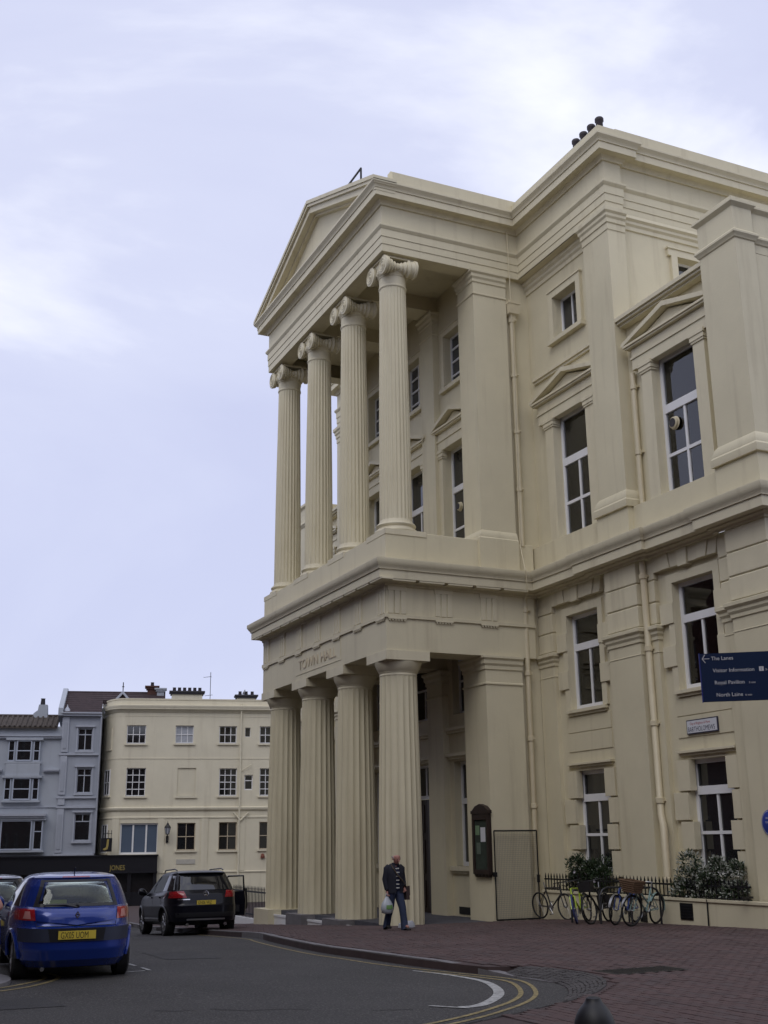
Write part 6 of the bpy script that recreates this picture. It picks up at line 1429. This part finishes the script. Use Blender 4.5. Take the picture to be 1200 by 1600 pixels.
fingers(man, V((-.22, -.035, .85)), V((.0, -.15, -1)), V((.6, -.8, 0)), 1); fingers(man, V((.22, -.08, .92)), V((-.1, -.5, -1)), V((-.6, -.3, 0)), -1)
m = MB(); m.loft([((0, 0, .86), .185, .135), ((0, 0, .95), .185, .14), ((0, -.005, 1.08), .185, .145), ((0, -.01, 1.22), .205, .145), ((0, 0, 1.32), .215, .125), ((0, .0, 1.38), .17, .095), ((0, -.02, 1.42), .085, .07)], 20); local(man, m, 'jumper', knit_m, 60)
for z in (1.335, 1.25, 1.165, 1.08, .995, .915):
    k_ = (z - .86) / .56; rx = .19 + .02 * math.sin(PI * k_); ry = .142
    rs = []
    for zz in (z - .011, z + .011):
        w_ = .215 if z > 1.2 else .19
        d_ = .150 if z < 1.28 else .132
        rs.append([(w_ * math.sin(a), -.006 - d_ * math.cos(a), zz) for a in [(-.24 + .46 * q / 8) for q in range(9)]])
    m = MB(); m.rings(rs, False, False, False); local(man, m, 'jumper_stripe', stripe_m, 60)
# jacket, open in front: shell with a gap, sleeves, collar
m = MB(); rs = []
for z, w_, d_ in ((.80, .215, .165), (.95, .21, .165), (1.1, .21, .17), (1.22, .225, .168), (1.33, .232, .148), (1.39, .18, .115), (1.44, .10, .09)):
    rs.append([((w_ + o) * math.sin(a), -.005 - (d_ + o) * math.cos(a), z) for o in (0.0,) for a in [(.27 + (2 * PI - .54) * q / 22) for q in range(23)]])
m.rings(rs, False, False, False); jk = local(man, m, 'jacket', jacket_m, 60)
for s, pts in ((-1, (J['shR'][0], J['elR'][0], J['wrR'][0])), (1, (J['shL'][0], J['elL'][0], J['wrL'][0]))):
    a, b, c = pts; m = MB(); m.tube([a + V((-s * .03, 0, .03)), a + V((s * .02, 0, -.03)), a.lerp(b, .5), b, b.lerp(c, .5), c.lerp(b, .05)], [.06, .085, .074, .066, .058, .048], 12); local(man, m, 'sleeve', jacket_m, 60)
m = MB(); m.loft([((0, -.03, 1.40), .10, .085), ((0, -.045, 1.455), .085, .08), ((0, -.05, 1.46), .07, .065)], 16); local(man, m, 'collar', jacket_m, 50)
for s, k in ((-1, 'R'), (1, 'L')):
    h, kn, an = J['hip' + k][0], J['kn' + k][0], J['an' + k][0]
    m = MB(); m.tube([h + V((-s * .02, 0, .14)), h + V((s * .0, 0, .02)), h.lerp(kn, .45), kn, kn.lerp(an, .5), an + V((0, -.0, -.05)), an + V((0, -.02, -.09))], [.10, .118, .10, .084, .078, .084, .092], 14); local(man, m, 'trouser_leg', jeans_m, 60)
    to = J['to' + k][0]; d = (to - an); d.z = 0; d.normalize()
    hz = an.z - .10
    m = MB(); m.loft([(an - d * .065 + V((0, 0, -.045)), .045, .05, d), (an + d * .02 + V((0, 0, -.040)), .055, .062, d), (an + d * .12 + V((0, 0, -.068)), .048, .034, d), (an + d * .19 + V((0, 0, -.078)), .035, .022, d)], 12); local(man, m, 'shoe', shoe_m, 60)
MW = Matrix.Translation((3.0, -1.28, mz)) @ Matrix.Rotation(man_rz, 4, 'Z')
cb = thing('carrier_bag', 'full pale plastic carrier bag with a green print hanging from the man\'s hand', 'bag', MW @ V((-.24, -.06, .3)), man_rz)
m = MB(); m.loft([((0, 0, .06), .06, .05), ((0, 0, .08), .13, .09), ((0, 0, .18), .155, .105), ((0, 0, .28), .13, .085), ((0, 0, .36), .075, .05), ((0, 0, .43), .03, .025)], 18); local(cb, m, 'sack', carrier_m, 60)
m = MB(); m.tube([(-.03, 0, .42), (-.03, 0, .47), (0, 0, .49), (.03, 0, .47), (.03, 0, .42)], .009, 6); local(cb, m, 'handle', carrier_m, 60)
m = MB(); rs = [[(.158 * math.sin(a) * s_, -.109 * math.cos(a) * s_, z) for a in [-.5 + q * .16 for q in range(8)]] for z, s_ in ((.16, 1.0), (.2, 1.01), (.25, .93))]; m.rings(rs, False, False, False); local(cb, m, 'print', print_m, 60)
hb = thing('shoulder_bag', 'dark brown shoulder bag on a strap at the man\'s hip', 'bag', MW @ V((.25, -.02, .78)), man_rz)
m = MB(); m.rings([[(x, y, z) for y, z in ((-.13, -.13), (.16, -.15), (.13, .13), (-.10, .16))] for x in (-.02, .05, .07)]); local(hb, m, 'pouch', bag_m, 20)
m = MB(); m.rings([[(x, y, z) for y, z in ((-.12, -.04), (.15, -.05), (.135, .14), (-.11, .17))] for x in (.065, .085)]); local(hb, m, 'flap', bag_m, 0)
m = MB(); m.tube([V(p) - V((.25, -.02, .78)) for p in ((.24, -.13, .93), (.12, -.19, 1.05), (-.03, -.185, 1.2), (-.11, -.14, 1.34), (-.12, -.06, 1.42), (-.09, .1, 1.36), (.1, .17, 1.15), (.24, .11, .92))], .014, 6); local(hb, m, 'strap', mat('strap_tan', (.07, .05, .03), .8), 40)
# person at the left edge, only an arm shows
J2 = dict(J); J2['wrL'] = (V((.20, -.12, 1.10)), .03); J2['elL'] = (V((.36, -.02, 1.14)), .045); J2['toL'] = (V((.13, -.12, .05)), .035); J2['anL'] = (V((.10, .02, .1)), .04); J2['knL'] = (V((.10, -.01, .48)), .056)
lp_ = (13.5, -11.60); lz = road_z(*lp_)
dv = Vector((lp_[0], lp_[1], 0)) - CAM; prz = math.radians(90) + math.atan2(dv.y, dv.x) + PI
wom = person('person in dark clothes with a bare elbow at the left edge beside the blue car', (*lp_, lz), math.radians(70), J2, E_)
head_parts(wom, V((0, -.105, 1.55)), .2)
fingers(wom, V((.20, -.12, 1.10)), V((-1, -.2, -.1)), V((0, .3, -1)), 1); fingers(wom, V((-.22, -.035, .85)), V((.0, -.15, -1)), V((.6, -.8, 0)), 1)
m = MB(); m.loft([((0, 0, .84), .185, .135), ((0, 0, .95), .18, .14), ((0, -.005, 1.08), .18, .14), ((0, -.01, 1.22), .2, .14), ((0, 0, 1.32), .21, .125), ((0, .0, 1.38), .17, .095), ((0, -.02, 1.42), .075, .065)], 20); local(wom, m, 'top', mat('top_plum', (.02, .012, .035), .85), 60)
for s, k in ((-1, 'R'), (1, 'L')):
    a, b = J2['sh' + k][0], J2['el' + k][0]; m = MB(); m.tube([a + V((-s * .03, 0, .03)), a + V((s * .02, 0, -.03)), a.lerp(b, .6)], [.06, .082, .07], 12); local(wom, m, 'sleeve', MATS['top_plum'], 60)
    h, kn, an = J2['hip' + k][0], J2['kn' + k][0], J2['an' + k][0]
    m = MB(); m.tube([h + V((-s * .02, 0, .12)), h, h.lerp(kn, .45), kn, kn.lerp(an, .5), an + V((0, 0, -.07))], [.10, .115, .096, .08, .075, .085], 14); local(wom, m, 'trouser_leg', jacket_m, 60)
    to = J2['to' + k][0]; d = (to - an); d.z = 0; d.normalize()
    m = MB(); m.loft([(an - d * .065 + V((0, 0, -.045)), .045, .05, d), (an + d * .02 + V((0, 0, -.040)), .055, .062, d), (an + d * .12 + V((0, 0, -.068)), .048, .034, d), (an + d * .19 + V((0, 0, -.078)), .035, .022, d)], 12); local(wom, m, 'shoe', shoe_m, 60)
